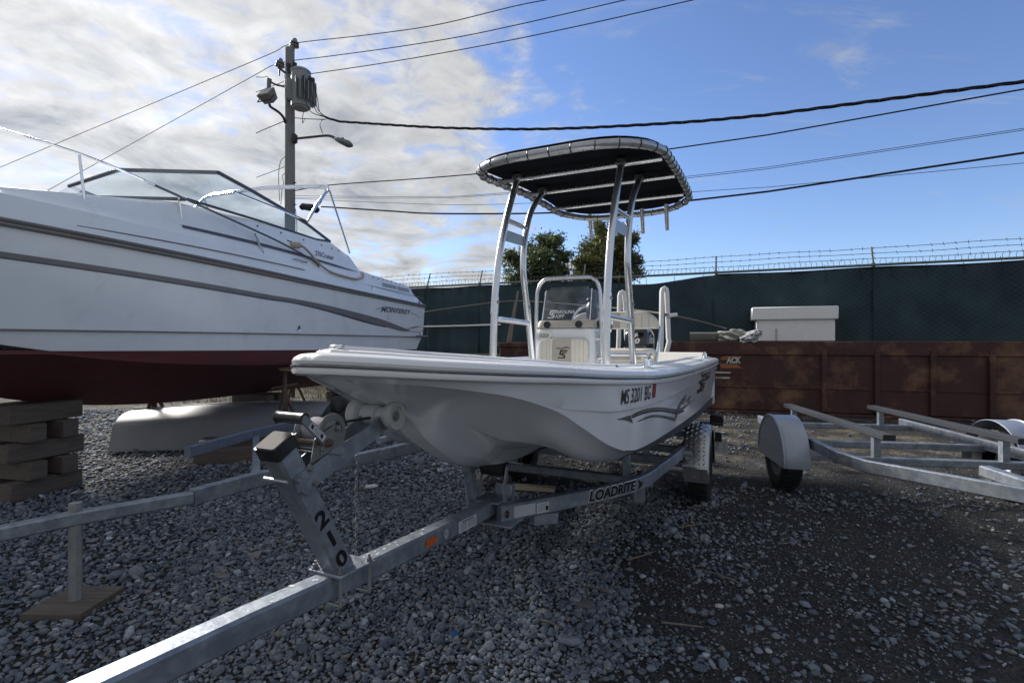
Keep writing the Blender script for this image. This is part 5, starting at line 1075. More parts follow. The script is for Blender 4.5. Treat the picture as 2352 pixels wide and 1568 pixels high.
# winch post -------------------------------------------------------------------------------------------
pb, pt_ = np.array([-.020, .622]), np.array([-.284, 1.102]); pd = (pt_ - pb) / np.linalg.norm(pt_ - pb); pn = np.array([pd[1], -pd[0]])
def post_pt(a_, c_, v): q = pb + pd * a_ + pn * c_; return cp(q[0], v, q[1])
PL = float(np.linalg.norm(pt_ - pb))
post = MB().beam([post_pt(0, 0, 0), post_pt(PL, 0, 0)], TW, TW, side=(0, 1, 0)).build('winch_post', GALV, TR, 30)
capb = MB(); capb.prism(rrect(.086, .086, .008, 2), lambda x, y: post_pt(PL - .035, x, y), lambda x, y: post_pt(PL + .005, x, y)); capb.build('post_cap', PLASTIC, post)
MB().prism(rrect(.078, .078, .008, 2), lambda x, y: post_pt(PL + .0055, x, y), lambda x, y: post_pt(PL + .010, x, y)).build('cap_top', pm('worn_rubber', (.20, .18, .17), .85, var=.25, vscale=30), post)
for ch, a_ in (('2', .215), ('1', .128), ('0', .035)):
    co_fit = (.046, .062) if ch != '1' else (.016, .062); off = -.023 if ch != '1' else -.008
    lettering('number', ch, BLACKD, post, (lambda a0, o0: (lambda x, y, h: post_pt(a0 + y, o0 + x, TW / 2 + .0012)))(a_, off), co_fit, bold=.035)
bz = tz(0) + TW / 2
MB().box(cp(-.005, 0, bz + .006), (.175, .145, .012), (0, R(-4), 0), .003).build('base_plate', GALV, TR)
for t in (-.075, .065):
    for v in (-.055, .055):
        z0 = tz(t) + TW / 2 + .012; MB().lathe([(0, .024), (.005, .024), (.005, .013), (.010, .013), (.010, .003), (.014, .003), (.014, 0)], cp(t, v, z0), (0, 0, 1), 6).build('nut', BOLT, TR, 0)
        MB().tube([cp(t, v, tz(t) - TW / 2 - .02), cp(t, v, z0)], .006, 8).build('u_bolt_leg', GALVL, TR)
    MB().tube([cp(t, -.055, tz(t) - TW / 2 - .018), cp(t, .055, tz(t) - TW / 2 - .018)], .006, 8).build('u_bolt', GALVL, TR)
# winch arm: two cheek plates
arm = [(-.238, .945), (-.252, .990), (-.238, 1.000), (-.203, 1.012), (-.192, 1.024), (-.178, 1.015), (-.153, 1.027), (-.060, 1.064), (-.034, 1.067), (.049, 1.089), (.100, 1.108), (.125, 1.122), (.150, 1.128), (.185, 1.125), (.195, 1.105), (.171, 1.072), (.123, 1.050), (.007, 1.012), (-.165, .951), (-.200, .930)]
for sg in (1, -1):
    MB().prism(arm, lambda t, z: cp(t, sg * .0395, z), lambda t, z: cp(t, sg * .0445, z)).build('winch_arm', GALV, TR, 0)
    for t, z in ((-.192, 1.010), (-.237, .985), (-.174, .962), (-.218, .948)): MB().lathe([(0, .009), (.007, .009), (.008, .004), (.011, .004), (.011, 0)], cp(t, sg * .0445, z), (0, sg, 0), 8).build('arm_bolt', BOLT, TR, 0)
MB().box(cp(-.10, 0, 1.040), (.12, .078, .004), (0, R(-22), 0)).build('arm_web', GALV, TR, 0)
MB().tube([cp(-.262, -.07, .983), cp(-.262, .03, .983)], .006, 8).build('clamp_bolt', GALVL, TR)
# winch
wn = MB()
for v in (.048, -.052):
    wn.prism([(-.195, 1.025), (-.178, 1.098), (-.163, 1.104), (-.10, 1.128), (-.082, 1.129), (-.070, 1.118), (-.050, 1.066)], (lambda vv: lambda t, z: cp(t, vv - .0015, z))(v), (lambda vv: lambda t, z: cp(t, vv + .0015, z))(v))
wn.box(cp(-.122, 0, 1.043), (.135, .10, .003), (0, R(-16), 0)); winch = wn.build('winch', ZINC, TR, 0)
gc = (-.094, 1.105); gear = []
NTH = 44
for k in range(NTH * 4):
    a_ = 2 * math.pi * k / (NTH * 4); r_ = .0625 if (k % 4) < 2 else .058; gear.append((gc[0] + r_ * math.cos(a_), gc[1] + r_ * math.sin(a_)))
MB().prism(gear, lambda t, z: cp(t, .034, z), lambda t, z: cp(t, .040, z)).build('gear_wheel', ZINC, winch, 0)
MB().lathe([(.046, 0), (.046, .003), (.042, .003), (.040, 0), (.020, .001), (.018, .006), (.0, .007)], cp(gc[0], .0402, gc[1]), (0, 1, 0), 26).build('gear_face', ZINC, winch)
for k in range(3): a_ = R(50 + 120 * k); MB().lathe([(0, .0018), (.008, .0018), (.008, 0)], cp(gc[0] + .031 * math.cos(a_), .0405, gc[1] + .031 * math.sin(a_)), (0, 1, 0), 12).build('gear_hole', BLACKD, winch, 0)
MB().lathe([(.058, -.070), (.060, -.066), (.030, -.062), (.044, -.060), (.046, -.028), (.040, .030), (.03, .033)], cp(gc[0], 0, gc[1]), (0, 1, 0), 26).build('strap_drum', pm('winch_strap', (.30, .29, .34), .8, var=.1, vscale=40), winch)
MB().lathe([(0, .012), (.005, .012), (.006, .006), (.010, .006), (.010, 0)], cp(-.083, .0505, 1.117), (0, 1, 0), 8).build('axle_nut', BOLT, winch, 0)
for t, z, r_ in ((-.152, 1.060, .006), (-.168, 1.047, .003), (-.155, 1.050, .003)): MB().lathe([(0, .004), (r_, .003), (r_, 0)], cp(t, .0500, z), (0, 1, 0), 8).build('rivet', BOLT, winch, 0)
MB().tube([cp(-.160, -.054, 1.084), cp(-.160, .10, 1.084)], .0085, 10).build('drive_shaft', RUST, winch)
cr0 = np.array([-.160, 1.086]); cr1 = np.array([-.253, 1.172]); cd = (cr1 - cr0) / np.linalg.norm(cr1 - cr0); cn = np.array([cd[1], -cd[0]]); CLn = float(np.linalg.norm(cr1 - cr0))
def ck(x, y, v): q = cr0 + cd * x + cn * y; return cp(q[0], v, q[1])
MB().prism([(-.012, -.014), (.02, -.015), (CLn, -.012), (CLn + .008, 0), (CLn, .012), (.02, .015), (-.012, .014), (-.018, 0)], lambda x, y: ck(x, y, .080), lambda x, y: ck(x, y, .087)).build('crank_handle', ZINC, winch, 0)
MB().add([ck(x, y, .0876) for x, y in ((.022, -.010), (CLn - .028, -.010), (CLn - .028, .010), (.022, .010))], [(0, 1, 2, 3)]).build('crank_label', PAPER, winch, 0)
for x in (.030, .080): MB().add([ck(x + a_, b_, .0882) for a_, b_ in ((0, -.007), (.012, -.005), (.016, .006), (.003, .007))], [(0, 1, 2, 3)]).build('label_print', BLACKD, winch, 0)
for x in (.048, .054, .060, .066, .072): MB().add([ck(x + a_, b_, .0882) for a_, b_ in ((0, -.008), (.0025, -.008), (.0025, .008), (0, .008))], [(0, 1, 2, 3)]).build('label_print', GREYD, winch, 0)
MB().lathe([(0, .016), (.007, .016), (.008, .008), (.013, .008), (.013, 0)], cp(cr0[0], .087, cr0[1]), (0, 1, 0), 6).build('crank_nut', RUST, winch, 0)
g0 = cp(cr1[0] + .006, -.035, cr1[1]); g1 = cp(cr1[0] + .006, .082, cr1[1]); MB().tube([Vector(g0) + (Vector(g1) - Vector(g0)) * u for u in (0, .04, .08, .2, .35, .5, .65, .8, .95, 1)], [.0155, .0185, .0175, .0165, .0172, .0165, .0172, .0165, .017, .0185], 16).build('crank_grip', PLASTIC, winch)
MB().lathe([(0, .003), (.009, .003), (.010, 0)], g1, (0, 1, 0), 12).build('grip_pin', GALVL, winch)
# bow roller
rc = cp(.168, -.002, 1.126)
MB().lathe([(r_ * 1.1, h_ * 1.04) for r_, h_ in [(.012, .088), (.030, .090), (.032, .096), (.044, .0965), (.0465, .090), (.0455, .078), (.038, .058), (.028, .045), (.028, .018), (.033, .015), (.033, -.050), (.030, -.052), (.042, -.056), (.047, -.062), (.047, -.098), (.012, -.099)]], rc, (0, 1, 0), 32).build('bow_roller', pm('roller_grey', (0.46, 0.47, 0.47), 0.5, var=.06, vscale=12, col2=(.22, .21, .20), c2scale=22, c2lo=.58, c2hi=.70), TR, 35)
MB().lathe([(0, .100), (.010, .100), (.011, .095), (.020, .094), (.021, .080), (0, .080)], rc, (0, 1, 0), 20).build('roller_bolt', ZINC, TR)
MB().tube([cp(.18, 0, 1.118), cp(.02, .0, 1.122), cp(-.05, 0, 1.128)], .005, 6).build('winch_strap', RUBBER, TR)
# keel roller and uprights behind it
MB().beam([cp(1.06, -.085, .56), cp(1.00, -.085, .755)], .05, .05, side=(0, 1, 0)).build('keel_upright', GALV, TR, 30)
MB().tube([cp(1.14, -.065, .715), cp(1.14, .065, .715)], .045, 16).build('keel_roller', RUBBER, TR)
for v in (-.075, .075):
    MB().prism([(1.10, .54), (1.135, .54), (1.12, .62), (1.145, .665), (1.155, .72), (1.14, .735), (1.125, .72), (1.115, .67), (1.09, .625)], (lambda vv: lambda t, z: cp(t, vv, z))(v), (lambda vv: lambda t, z: cp(t, vv + .005, z))(v)).build('roller_bracket', GALVL, TR, 0)
MB().box(cp(1.22, .03, .57), (.05, .10, .09), None, .004).build('roller_seat', GALV, TR)
# axle, wheels, mudguards
MB().beam([cp(3.45, -.86, .305), cp(3.45, .86, .305)], .055, .055).build('axle', GALV, TR)
for sg in (1, -1): MB().beam([cp(3.1, sg * .66, .40), cp(3.3, sg * .66, .355), cp(3.6, sg * .66, .355), cp(3.8, sg * .66, .40)], .045, .03).build('leaf_spring', RUST, TR)
def wheel(par, c, sg=1, r=.305, rimmat=None, nm='wheel'):
    w = .085
    ty = MB().lathe([(.175, -w * .75), (.20, -w * .92), (.24, -w), (r - .03, -w * .98), (r - .006, -w * .82), (r, -w * .6), (r, w * .6), (r - .006, w * .82), (r - .03, w * .98), (.24, w), (.20, w * .92), (.175, w * .75)], c, (0, 1, 0), 40).build(nm, RUBBER, par, 35)
    MB().lathe([(.18, w * .76), (.172, w * .80), (.168, w * .55), (.155, w * .35), (.10, w * .45), (.06, w * .55), (.045, w * .75), (.03, w * .8), (0, w * .8)] if sg > 0 else [(.18, -w * .76), (.172, -w * .8), (.168, -w * .55), (.155, -w * .35), (.10, -w * .45), (.06, -w * .55), (.045, -w * .75), (0, -w * .8)], c, (0, 1, 0), 32).build('rim', rimmat or GALVL, ty)
    for k in range(5): a_ = R(72 * k); MB().lathe([(0, .018), (.009, .016), (.010, 0)], (c[0] + .052 * math.cos(a_), c[1] + sg * w * .55, c[2] + .052 * math.sin(a_)), (0, sg, 0), 6).build('lug_nut', BOLT, ty)
    tr_ = MB()
    for k in range(60):
        a_ = 2 * math.pi * k / 60; tr_.box((c[0] + (r + .001) * math.cos(a_), c[1] + (.04 if k % 2 else -.04), c[2] + (r + .001) * math.sin(a_)), (.008, .06, .016), Matrix.Rotation(-a_, 4, 'Y'))
    tr_.build('tread', RUBBER, ty, 0); return ty
RIM = pm('rim_grey', (0.34, 0.36, 0.38), 0.42, metal=.4, var=.08)
def diamond_plate():
    m = pm('diamond_plate', (0.44, 0.45, 0.46), 0.33, metal=.85, var=.12, vscale=14); nt = m.node_tree; N = nt.nodes.new; L = nt.links.new; return m
DPL = diamond_plate()
def mudguard(par, tc_, v0, v1, r, sg=1, mat=DPL, treads=True, nm='mudguard', a0=-8, a1=190):
    mb = MB(); rows = []; A = np.linspace(R(a0), R(a1), 34); th = .004
    prof = [(v0, r), (v0 + .004, r + .003), (v1 - .03, r + .003), (v1 - .008, r - .004), (v1, r - .022), (v1, r - .045)]
    cz_ = .310
    f = lambda a_, v, q: cp(tc_ + q * math.cos(a_), sg * v, cz_ + q * math.sin(a_) * .98)
    rows = [[f(a_, v, q) for v, q in prof] for a_ in A]; mb.grid(rows); rows2 = [[f(a_, v - .003, q - .005) for v, q in prof] for a_ in A]; mb.grid(rows2); g_ = mb.build(nm, mat, par, 40)
    if treads:
        tb = MB(); i = 0
        for a_ in np.arange(R(a0) + .05, R(a1) - .03, .10):
            for v in np.arange(v0 + .022, v1 - .03, .036):
                i += 1; q = r + .0035; d = .55 if (int(round((v - v0) / .036)) + int(round(a_ / .10))) % 2 else -.55
                du = .019; ca = (du * math.cos(d) / q, du * math.sin(d)); cb = (-.006 * math.sin(d) / q, .006 * math.cos(d))
                tb.add([f(a_ + sx * ca[0] + sy * cb[0], v + sx * ca[1] + sy * cb[1], q + hh) for sx, sy, hh in ((-1, 0, 0), (0, -1, 0), (1, 0, 0), (0, 1, 0), (0, 0, .008))], [(0, 1, 4), (1, 2, 4), (2, 3, 4), (3, 0, 4)])
        tag(tb.build('tread_pattern', mat, g_, 0), None, None, None, 'stuff')
    return g_
for sg in (1, -1):
    wheel(TR, cp(3.47, sg * .865, .305), sg, .305, RIM); mudguard(TR, 3.47, .755, .965, .362, sg)
    MB().box(cp(3.83 - .72, sg * .86, .30), (.02, .20, .13), (0, R(8), 0), .006).build('mudguard_flap', DPL, TR)
    for t in (3.14, 3.47, 3.80): MB().box(cp(t, sg * .775, .47), (.05, .10, .03), None, .004).build('mudguard_bracket', GALV, TR)
    MB().box(cp(4.66, sg * .88, .50), (.08, .24, .03), None, .004).build('lamp_bracket', PLASTIC, TR); MB().box(cp(4.72, sg * .93, .545), (.09, .14, .10), None, .012).build('tail_lamp', pm('tail_lamp_dark', (.022, .012, .014), .3), TR)
MB().box(cp(4.7, 0, .44), (.06, 1.5, .06), None, .004).build('rear_crossmember', GALV, TR)
pl_ = MB(); pl_.prism(rrect(.16, .15, .012, 3), lambda x, y: cp(4.64, .965 + x, .265 + y), lambda x, y: cp(4.641, .965 + x, .265 + y)); plate = pl_.build('number_plate', pm('plate_white', (.55, .56, .57), .4, var=.05), TR, 0)
MB().box(cp(4.63, .95, .365), (.008, .07, .10), None, .003).build('plate_bracket', PLASTIC, TR)
lettering('embossed_mark', '5', GREYD, TR, lambda x, y, h: cp(4.6385, .955 - x, .225 + y), (.035, .075)); lettering('embossed_mark', 'HN', GREYD, TR, lambda x, y, h: cp(4.6385, 1.0 + y, .305 - x), (.09, .025))
ch_ = MB()
for k in range(14):                                      # safety chain hanging below the winch arm
    z = .98 - k * .028; ch_.tube([cp(.06 + .006 * math.sin(k), (.006 * math.cos(a_) if k % 2 else 0) - .0, z + .013 * math.sin(a_)) if k % 2 else cp(.06 + .006 * math.cos(a_), 0, z + .016 * math.sin(a_)) for a_ in np.linspace(0, 2 * math.pi, 9)[:-1]], .0016, 5, True)
ch_.build('safety_chain', BOLT, TR)

# ================================================================== empty trailer between the two boats
T2 = thing('empty_trailer', 'empty galvanised trailer with black rollers between the skiff and the cruiser', 'trailer')
zr = .50
def gq(px, py, z): return ground(px, py, z)
near = [gq(440, 1123, zr), gq(588, 1085, zr), gq(646, 1074, zr), gq(820, 1041, zr), gq(930, 1017, zr), gq(985, 1000, zr)]
far = [gq(430, 1025, zr), gq(588, 984, zr), gq(701, 960, zr), gq(776, 942, zr), gq(830, 926, zr)]
def lower(P, h): return [(x, y, z - h) for x, y, z in P]
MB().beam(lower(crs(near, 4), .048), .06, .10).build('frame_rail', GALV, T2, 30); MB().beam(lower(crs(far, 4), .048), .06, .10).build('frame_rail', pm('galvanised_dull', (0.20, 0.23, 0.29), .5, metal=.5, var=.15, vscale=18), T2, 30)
for i, (a_, b_) in enumerate(((near[3], far[2]), (near[5], far[3]), (near[1], far[1]))):
    MB().beam([(a_[0], a_[1], .40), (b_[0], b_[1], .40)], .06, .06).build('crossmember', GALV, T2, 30)
MB().beam([gq(870, 1012, .55), gq(960, 983, .55)], .05, .05).build('roller_beam', GALV, T2, 30)
for px, py, r_ in ((778, 930, .10), (805, 926, .10), (795, 955, .08), (830, 960, .07), (905, 985, .07)):
    p = at_depth(px, py, 5.2 if px > 800 else 5.6); MB().lathe([(0, -.05), (r_ * .6, -.05), (r_, -.035), (r_, .035), (r_ * .6, .05), (0, .05)], p, (.85, -.35, .1), 20).build('roller', RUBBER, T2, 30); MB().beam([p, (p[0] + .05, p[1], .42)], .03, .03).build('roller_bracket', GALV, T2)
fw2 = MB(); c2 = at_depth(800, 965, 6.3); rows = []
for a_ in np.linspace(R(5), R(175), 20):
    rows.append([(c2[0] + d * .93 - .40 * math.cos(a_) * .36, c2[1] + d * -.36 - .40 * math.cos(a_) * .93, .30 + .40 * math.sin(a_)) for d in (-.12, .12)])
fw2.grid(rows); fw2.build('mudguard', PLASTIC, T2, 50)
tw = MB().lathe([(0, -.08), (.20, -.08), (.29, -.075), (.305, -.05), (.305, .05), (.29, .075), (.20, .08), (0, .08)], (c2[0], c2[1], .305), (.93, -.36, 0), 30).build('wheel', RUBBER, T2, 35)
MB().lathe([(.16, .082), (.10, .07), (0, .085)], (c2[0], c2[1], .305), (.93, -.36, 0), 24).build('rim', GALVL, T2)
MB().box((near[0][0] - .35, near[0][1] - .42, .02), (.3, .3, .04)).build('foot_block', OLDWOOD, T2); MB().tube([(near[0][0] - .35, near[0][1] - .42, .04), (near[0][0] - .35, near[0][1] - .42, .55)], .03, 8).build('jack', GALVL, T2); MB().beam([(near[0][0], near[0][1], .45), (near[0][0] - .35, near[0][1] - .42, .47), (near[0][0] - .9, near[0][1] - 1.1, .47)], .07, .07).build('tongue', GALV, T2, 30)

# ================================================================== trailer standing to the right, its left wheel in view
T3 = thing('parked_trailer', 'bare trailer with plain grey mudguards parked right of the skiff', 'trailer', (3.50, 4.75, 0), R(-100))
BLUEG = pm('guard_bluegrey', (0.36, 0.40, 0.47), .38, metal=.3, var=.08, vscale=8, col2=(.30, .32, .34), c2scale=30, c2lo=.66, c2hi=.70)
for sg in (1, -1):
    wheel(T3, (0, sg * .92, .305), sg, .305, RIM); g3 = MB(); rows = []
    pr = [(.81, .375), (.815, .380), (.99, .380), (1.02, .365), (1.025, .33)]
    for a_ in np.linspace(R(-6), R(186), 30): rows.append([(q * math.cos(a_), sg * v, .31 + q * math.sin(a_) * 1.02) for v, q in pr])
    g3.grid(rows); g3.build('mudguard', BLUEG, T3, 40)
    MB().prism([(.378 * math.cos(a_), .31 + .385 * math.sin(a_)) for a_ in np.linspace(0, math.pi, 20)] + [(-.378, .27), (.378, .27)], lambda x, z: (x, sg * 1.026, z), lambda x, z: (x, sg * 1.032, z)).build('mudguard_skirt', BLUEG, T3, 0)
    MB().tube([(.378 * math.cos(a_), sg * 1.03, .31 + .385 * math.sin(a_)) for a_ in np.linspace(0, math.pi, 24)], .012, 6).build('skirt_bead', BLUEG, T3)
    for a_ in (20, 60, 120, 160): MB().lathe([(0, .006), (.010, .005), (.012, 0)], (.33 * math.cos(R(a_)), sg * 1.032, .31 + .33 * math.sin(R(a_))), (0, sg, 0), 10).build('skirt_bolt', BOLT, T3)
    MB().beam([(1.9, sg * .1, .50), (1.1, sg * .70, .48), (.8, sg * .76, .48), (-1.3, sg * .76, .47)], .05, .09).build('frame_rail', GALV, T3, 30)
    MB().beam([(.9, sg * .45, .66), (-1.3, sg * .45, .64)], .09, .045).build('bunk', pm('bunk_carpet', (0.03, 0.035, 0.045), 0.95), T3)
    for x in (.7, -1.1): MB().box((x, sg * .45, .56), (.05, .05, .18)).build('bunk_bracket', GALV, T3)
for x in (.7, 0, -1.1): MB().beam([(x, -.76, .44), (x, .76, .44)], .06, .06).build('crossmember', GALV, T3, 30)
MB().beam([(0, -.9, .305), (0, .9, .305)], .05, .05).build('axle', GALV, T3)
MB().beam([(2.05, 0, .50), (1.5, 0, .50), (1.2, 0, .50)], .076, .076).build('tongue', GALV, T3, 30); MB().tube([(1.95, .08, .04), (1.95, .08, .8)], .028, 8).build('jack', GALVL, T3)

# ================================================================== rusty dumpsters and what lies around them
RD = pm('dumpster_rust', (0.060, 0.022, 0.020), 0.62, metal=.1, var=.35, vscale=3.0, bump=.15, bscale=24, col2=(0.23, 0.13, 0.07), c2scale=1.5, c2lo=.50, c2hi=.72)
dp = thing('dumpster', 'long rust brown steel dumpster with orange arrow emblem and white ACK letters', 'dumpster', (3.20, 10.40, 0), R(-17))
DW, DH, DD = 6.2, 1.40, 1.5
MB().box((DW / 2, DD / 2, DH / 2 + .03), (DW, DD, DH - .08), None, .01).build('body', RD, dp, 0)
MB().box((DW / 2, -.012, DH - .13), (DW + .03, .05, .26), None, .01).build('top_band', RD, dp, 0)
for q in (2.75, 3.6, 4.45, 5.3): MB().box((q, -.03, .66), (.09, .07, 1.16), None, .012).build('side_rib', RD, dp, 0)
MB().box((DW / 2, -.008, .52), (DW, .03, .03), None, .004).build('seam_rib', RD, dp, 0); MB().box((DW / 2, .02, .03), (DW, .10, .06), None, .01).build('skid', RD, dp, 0)
MB().box((DW / 2, DD / 2, DH + .005), (DW - .1, DD - .1, .02)).build('load', pm('dumpster_load', (.05, .045, .04), .95), dp, 0)
DPW = pm('dumpster_white', (0.52, 0.51, 0.48), .6, var=.12, vscale=12, col2=(.2, .12, .09), c2scale=14, c2lo=.62, c2hi=.7); DOR = pm('dumpster_orange', (0.32, 0.115, 0.045), .65, var=.2, vscale=10)
def dloc(px, py):                                         # photo pixel to a point on the dumpster's front
    d = np.array([math.cos(R(-17)), math.sin(R(-17))]); p = on_wall(px, py, (3.20, 10.40), d); return float((np.array(p[:2]) - np.array([3.20, 10.40])) @ d), p[2]
def dquad(name, pix, mat, h): MB().add([(lambda q: (q[0], -.001 - h, q[1]))(dloc(*p)) for p in pix], [tuple(range(len(pix)))]).build(name, mat, dp, 0)
dquad('arrow_emblem', [(1655, 821), (1667, 817), (1708, 817), (1688, 826), (1655, 826)], DOR, .002); dquad('arrow_emblem', [(1640, 843), (1655, 835), (1692, 835), (1704, 845), (1652, 845)], DOR, .002)
a = dloc(1668, 834); b = dloc(1704, 834); lettering('lettering', 'ACK', DPW, dp, lambda x, y, h: (a[0] + x, -.006, a[1] + y), (b[0] - a[0] - .02, .125), bold=.05, shear=.1)
lettering('lettering_shadow', 'ACK', BLACKD, dp, lambda x, y, h: (a[0] + x + .02, -.0045, a[1] + y - .02), (b[0] - a[0] - .02, .125), bold=.05, shear=.1)
a2 = dloc(1636, 803); b2 = dloc(1676, 803); lettering('lettering', 'DACON', pm('faded_print', (.075, .045, .04), .7), dp, lambda x, y, h: (a2[0] + x, -.0405, a2[1] + y), (b2[0] - a2[0], .07), bold=.02, spacing=1.2)
dquad('handle_bar', [(1640, 853), (1678, 854), (1678, 857), (1640, 856)], DPW, .02); dquad('warning_sticker', [(1638, 865.5), (1676, 865.5), (1676, 869), (1638, 869)], DPW, .003)
a3 = dloc(1641, 868.4); lettering('warning_print', 'WARNING', BLACKD, dp, lambda x, y, h: (a3[0] + x, -.006, a3[1] + y), (.14, .020), bold=.02)
d2 = thing('scrap_bin', 'dark red steel bin behind the skiff console holding wooden stakes', 'bin', (-.27, 11.3, 0), R(-17)); MB().box((.9, .6, .69), (1.8, 1.2, 1.38), None, .015).build('body', RD, d2, 0); MB().box((.9, -.01, 1.33), (1.84, .06, .10), None, .01).build('top_band', RD, d2, 0)
WOOD = pm('grey_wood', (0.20, 0.165, 0.135), .85, var=.25, vscale=5, stretch=(8, 8, .6), bump=.3, bscale=30)
for (x0, y0, x1, y1, lab) in ((1190, 668, 1172, 780, 'long grey wooden stake leaning out of the dark red bin'), (1184, 695, 1166, 785, 'shorter wooden stake tied against the long stake')):
    A = np.array(at_depth(x0, y0, 11.5)); B = np.array(at_depth(x1, y1, 11.35)); B[2] = 1.385; A = A + 0; st_ = thing('wooden_stake', lab, 'stake', tuple(B)); MB().beam([(0, 0, 0), tuple(A - B)], .09, .05, side=(0, 1, 0)).build('shaft', WOOD, st_, 30)
cw = thing('white_cabinet', 'white lidded cabinet standing behind the dumpster', 'cabinet', at_depth(1737, 784, 12.1)[:2] + (0,), R(-22)); MB().box((.8, .3, 1.0), (1.6, .6, 1.98), None, .01).build('body', GELW, cw); MB().box((.78, .29, 2.05), (1.76, .72, .30), None, .02).build('lid', GELW, cw)
for z in (1.55, 1.85): MB().box((.03, -.01, z), (.02, .02, .03)).build('hinge_screw', BOLT, cw)
MB().box((.42, -.012, 1.45), (.035, .02, .5), None, .004).build('latch_bar', GALVL, cw)
# folded poles, canvas and a mottled bundle on the dumpster top
def dtop(px, py, back=.35):
    d = np.array([math.cos(R(-17)), math.sin(R(-17))]); nn = np.array([-d[1], d[0]]); p = on_wall(px, py, np.array([3.20, 10.40]) + nn * back, d); return p
fp = thing('folded_poles', 'bundle of pale folded awning poles on the dumpster', 'poles', dtop(1620, 781)[:2] + (1.41,))
for k, (x0, y0, x1, y1) in enumerate(((1584, 766, 1660, 766), (1584, 771, 1680, 770), (1584, 775, 1670, 776), (1584, 779, 1660, 779))):
    A = np.array(dtop(x0, y0, .30 + .05 * k)) - np.array(fp.location); B = np.array(dtop(x1, y1, .30 + .05 * k)) - np.array(fp.location); pz = MB().tube([A, B], .026, 8).build('pole', pm('pole_pale', (.30, .31, .28), .55, var=.15), fp); MB().tube([A - (B - A) * .012, A], .034, 8).build('end_cap', PLASTIC, fp)
def crumple(name, label, c, size, mat, seed, cat, rz=0):
    r = np.random.default_rng(seed); bm = bmesh.new(); bmesh.ops.create_icosphere(bm, subdivisions=4, radius=1.0)
    for v in bm.verts:
        p = np.array(v.co); k = 1 + .22 * math.sin(5 * p[0] + seed) * math.sin(4 * p[1] + 1.3 * seed) + .16 * math.sin(9 * p[2] + 6 * p[0]) + .10 * math.sin(15 * p[1] + 7 * p[0] + seed) + r.normal() * .015; v.co = Vector((p[0] * size[0] * k, p[1] * size[1] * k, max(-.6, p[2]) * size[2] * k))
    me = bpy.data.meshes.new(name); bm.to_mesh(me); bm.free(); me.materials.append(mat); me.shade_smooth(); o = obj(name, me); o.location = c; o.rotation_euler = (0, 0, rz); return tag(o, label, cat)
CANV = pm('old_canvas', (.30, .30, .27), .85, var=.25, vscale=9, bump=.3, bscale=20)
crumple('canvas_heap', 'crumpled grey canvas heaped on the dumpster beside the poles', dtop(1690, 768)[:2] + (1.50,), (.33, .20, .13), CANV, 3, 'canvas', R(-20))
bu = crumple('mottled_bundle', 'grey and white mottled cushion hanging over the dumpster edge', dtop(1725, 773, .05)[:2] + (1.48,), (.20, .14, .09), pm('mottled_cloth', (.42, .43, .45), .8, var=.1, vscale=10, col2=(.06, .065, .07), c2scale=16, c2lo=.5, c2hi=.56), 8, 'cushion', R(-10)); bu.rotation_euler = (R(20), R(-28), R(-10))
# white frames behind the skiff's stern, and the rope run between things
def white_frame(px_top, py_top, pxs, Y, label):
    p0 = at_depth(px_top, py_top, Y); f_ = thing('upright_frame', label, 'frame', (p0[0], Y, 0), 0); zt_ = p0[2]; WP = GELW; k = Y / F  # free-standing white frame on two legs, its use unknown
    dx0 = (pxs[0] - px_top) * k; dx1 = (pxs[1] - px_top) * k; zc_ = CAMH + (784 - pxs[2]) * k
    MB().beam([(dx0 - .02, 0, 0), (dx0 - .01, 0, zc_ - .2), (dx0, 0, zc_), (-.045, 0, zt_ - .06), (-.03, 0, zt_ - .01)], .09, .052, side=(0, 1, 0)).build('leg', WP, f_, 30)
    MB().beam([(dx1 - .08, .02, 0), (dx1 - .06, .02, zc_ - .35), (dx1 + .01, .02, zc_ - .06), (dx1, .02, zc_), (.035, .02, zt_ - .08), (.025, .02, zt_ - .012)], .09, .052, side=(0, 1, 0)).build('leg', WP, f_, 30)
    MB().tube([(-.042, .01, zt_ - .05), (-.03, .01, zt_ - .01), (0, .01, zt_ + .005), (.026, .01, zt_ - .012), (.036, .01, zt_ - .07)], .028, 10).build('top_bend', WP, f_); return f_
w1 = white_frame(1527, 661, (1519, 1536, 775), 7.6, 'white narrow upright frame with a rope tied on, beside the outboard'); MB().box((.10, -.03, CAMH + (784 - 724) * 7.6 / F), (.16, .05, .06), (0, R(-8), 0), .015).build('rope_cleat', GELW, w1)
white_frame(1430, 670, (1421, 1440, 780), 7.6, 'white narrow upright frame seen past the skiff seat back')
ROPE = pm('old_rope', (.22, .19, .16), .9, var=.2, vscale=60)
pts = [at_depth(960, 716, 10.6), at_depth(975, 716, 10.6), at_depth(1060, 704, 10.8), at_depth(1176, 691, 11.35), at_depth(1300, 698, 10.5), at_depth(1420, 708, 9.0), at_depth(1500, 717, 8.0), at_depth(1541, 724, 7.58), at_depth(1600, 736, 9.0), at_depth(1668, 754, 10.6)]
tag(MB().tube(crs(pts, 5), .014, 6).build('rope', ROPE), 'long slack grey rope strung from the cruiser past the white frames', 'rope')
P = [on_wall(x, y, FP + FN * .12, FD) for x, y in ((970, 750), (1060, 748), (1150, 745))]; tag(MB().tube(P, .028, 8).build('white_pipe', GELW), 'thin white pipe fixed level along the green fence', 'pipe')
P = [on_wall(x, y, FP + FN * .5, FD) for x, y in ((940, 815), (1060, 816), (1150, 817))]; bb = thing('old_timber', 'long weathered beam lying level in front of the fence', 'timber', (0, 0, 0)); MB().beam(P, .12, .12).build('beam', WOOD, bb, 30)
for q in (P[0], P[2]): MB().box((q[0], q[1], (q[2] - .06) / 2), (.3, .3, q[2] - .07)).build('support_block', OLDWOOD, bb)

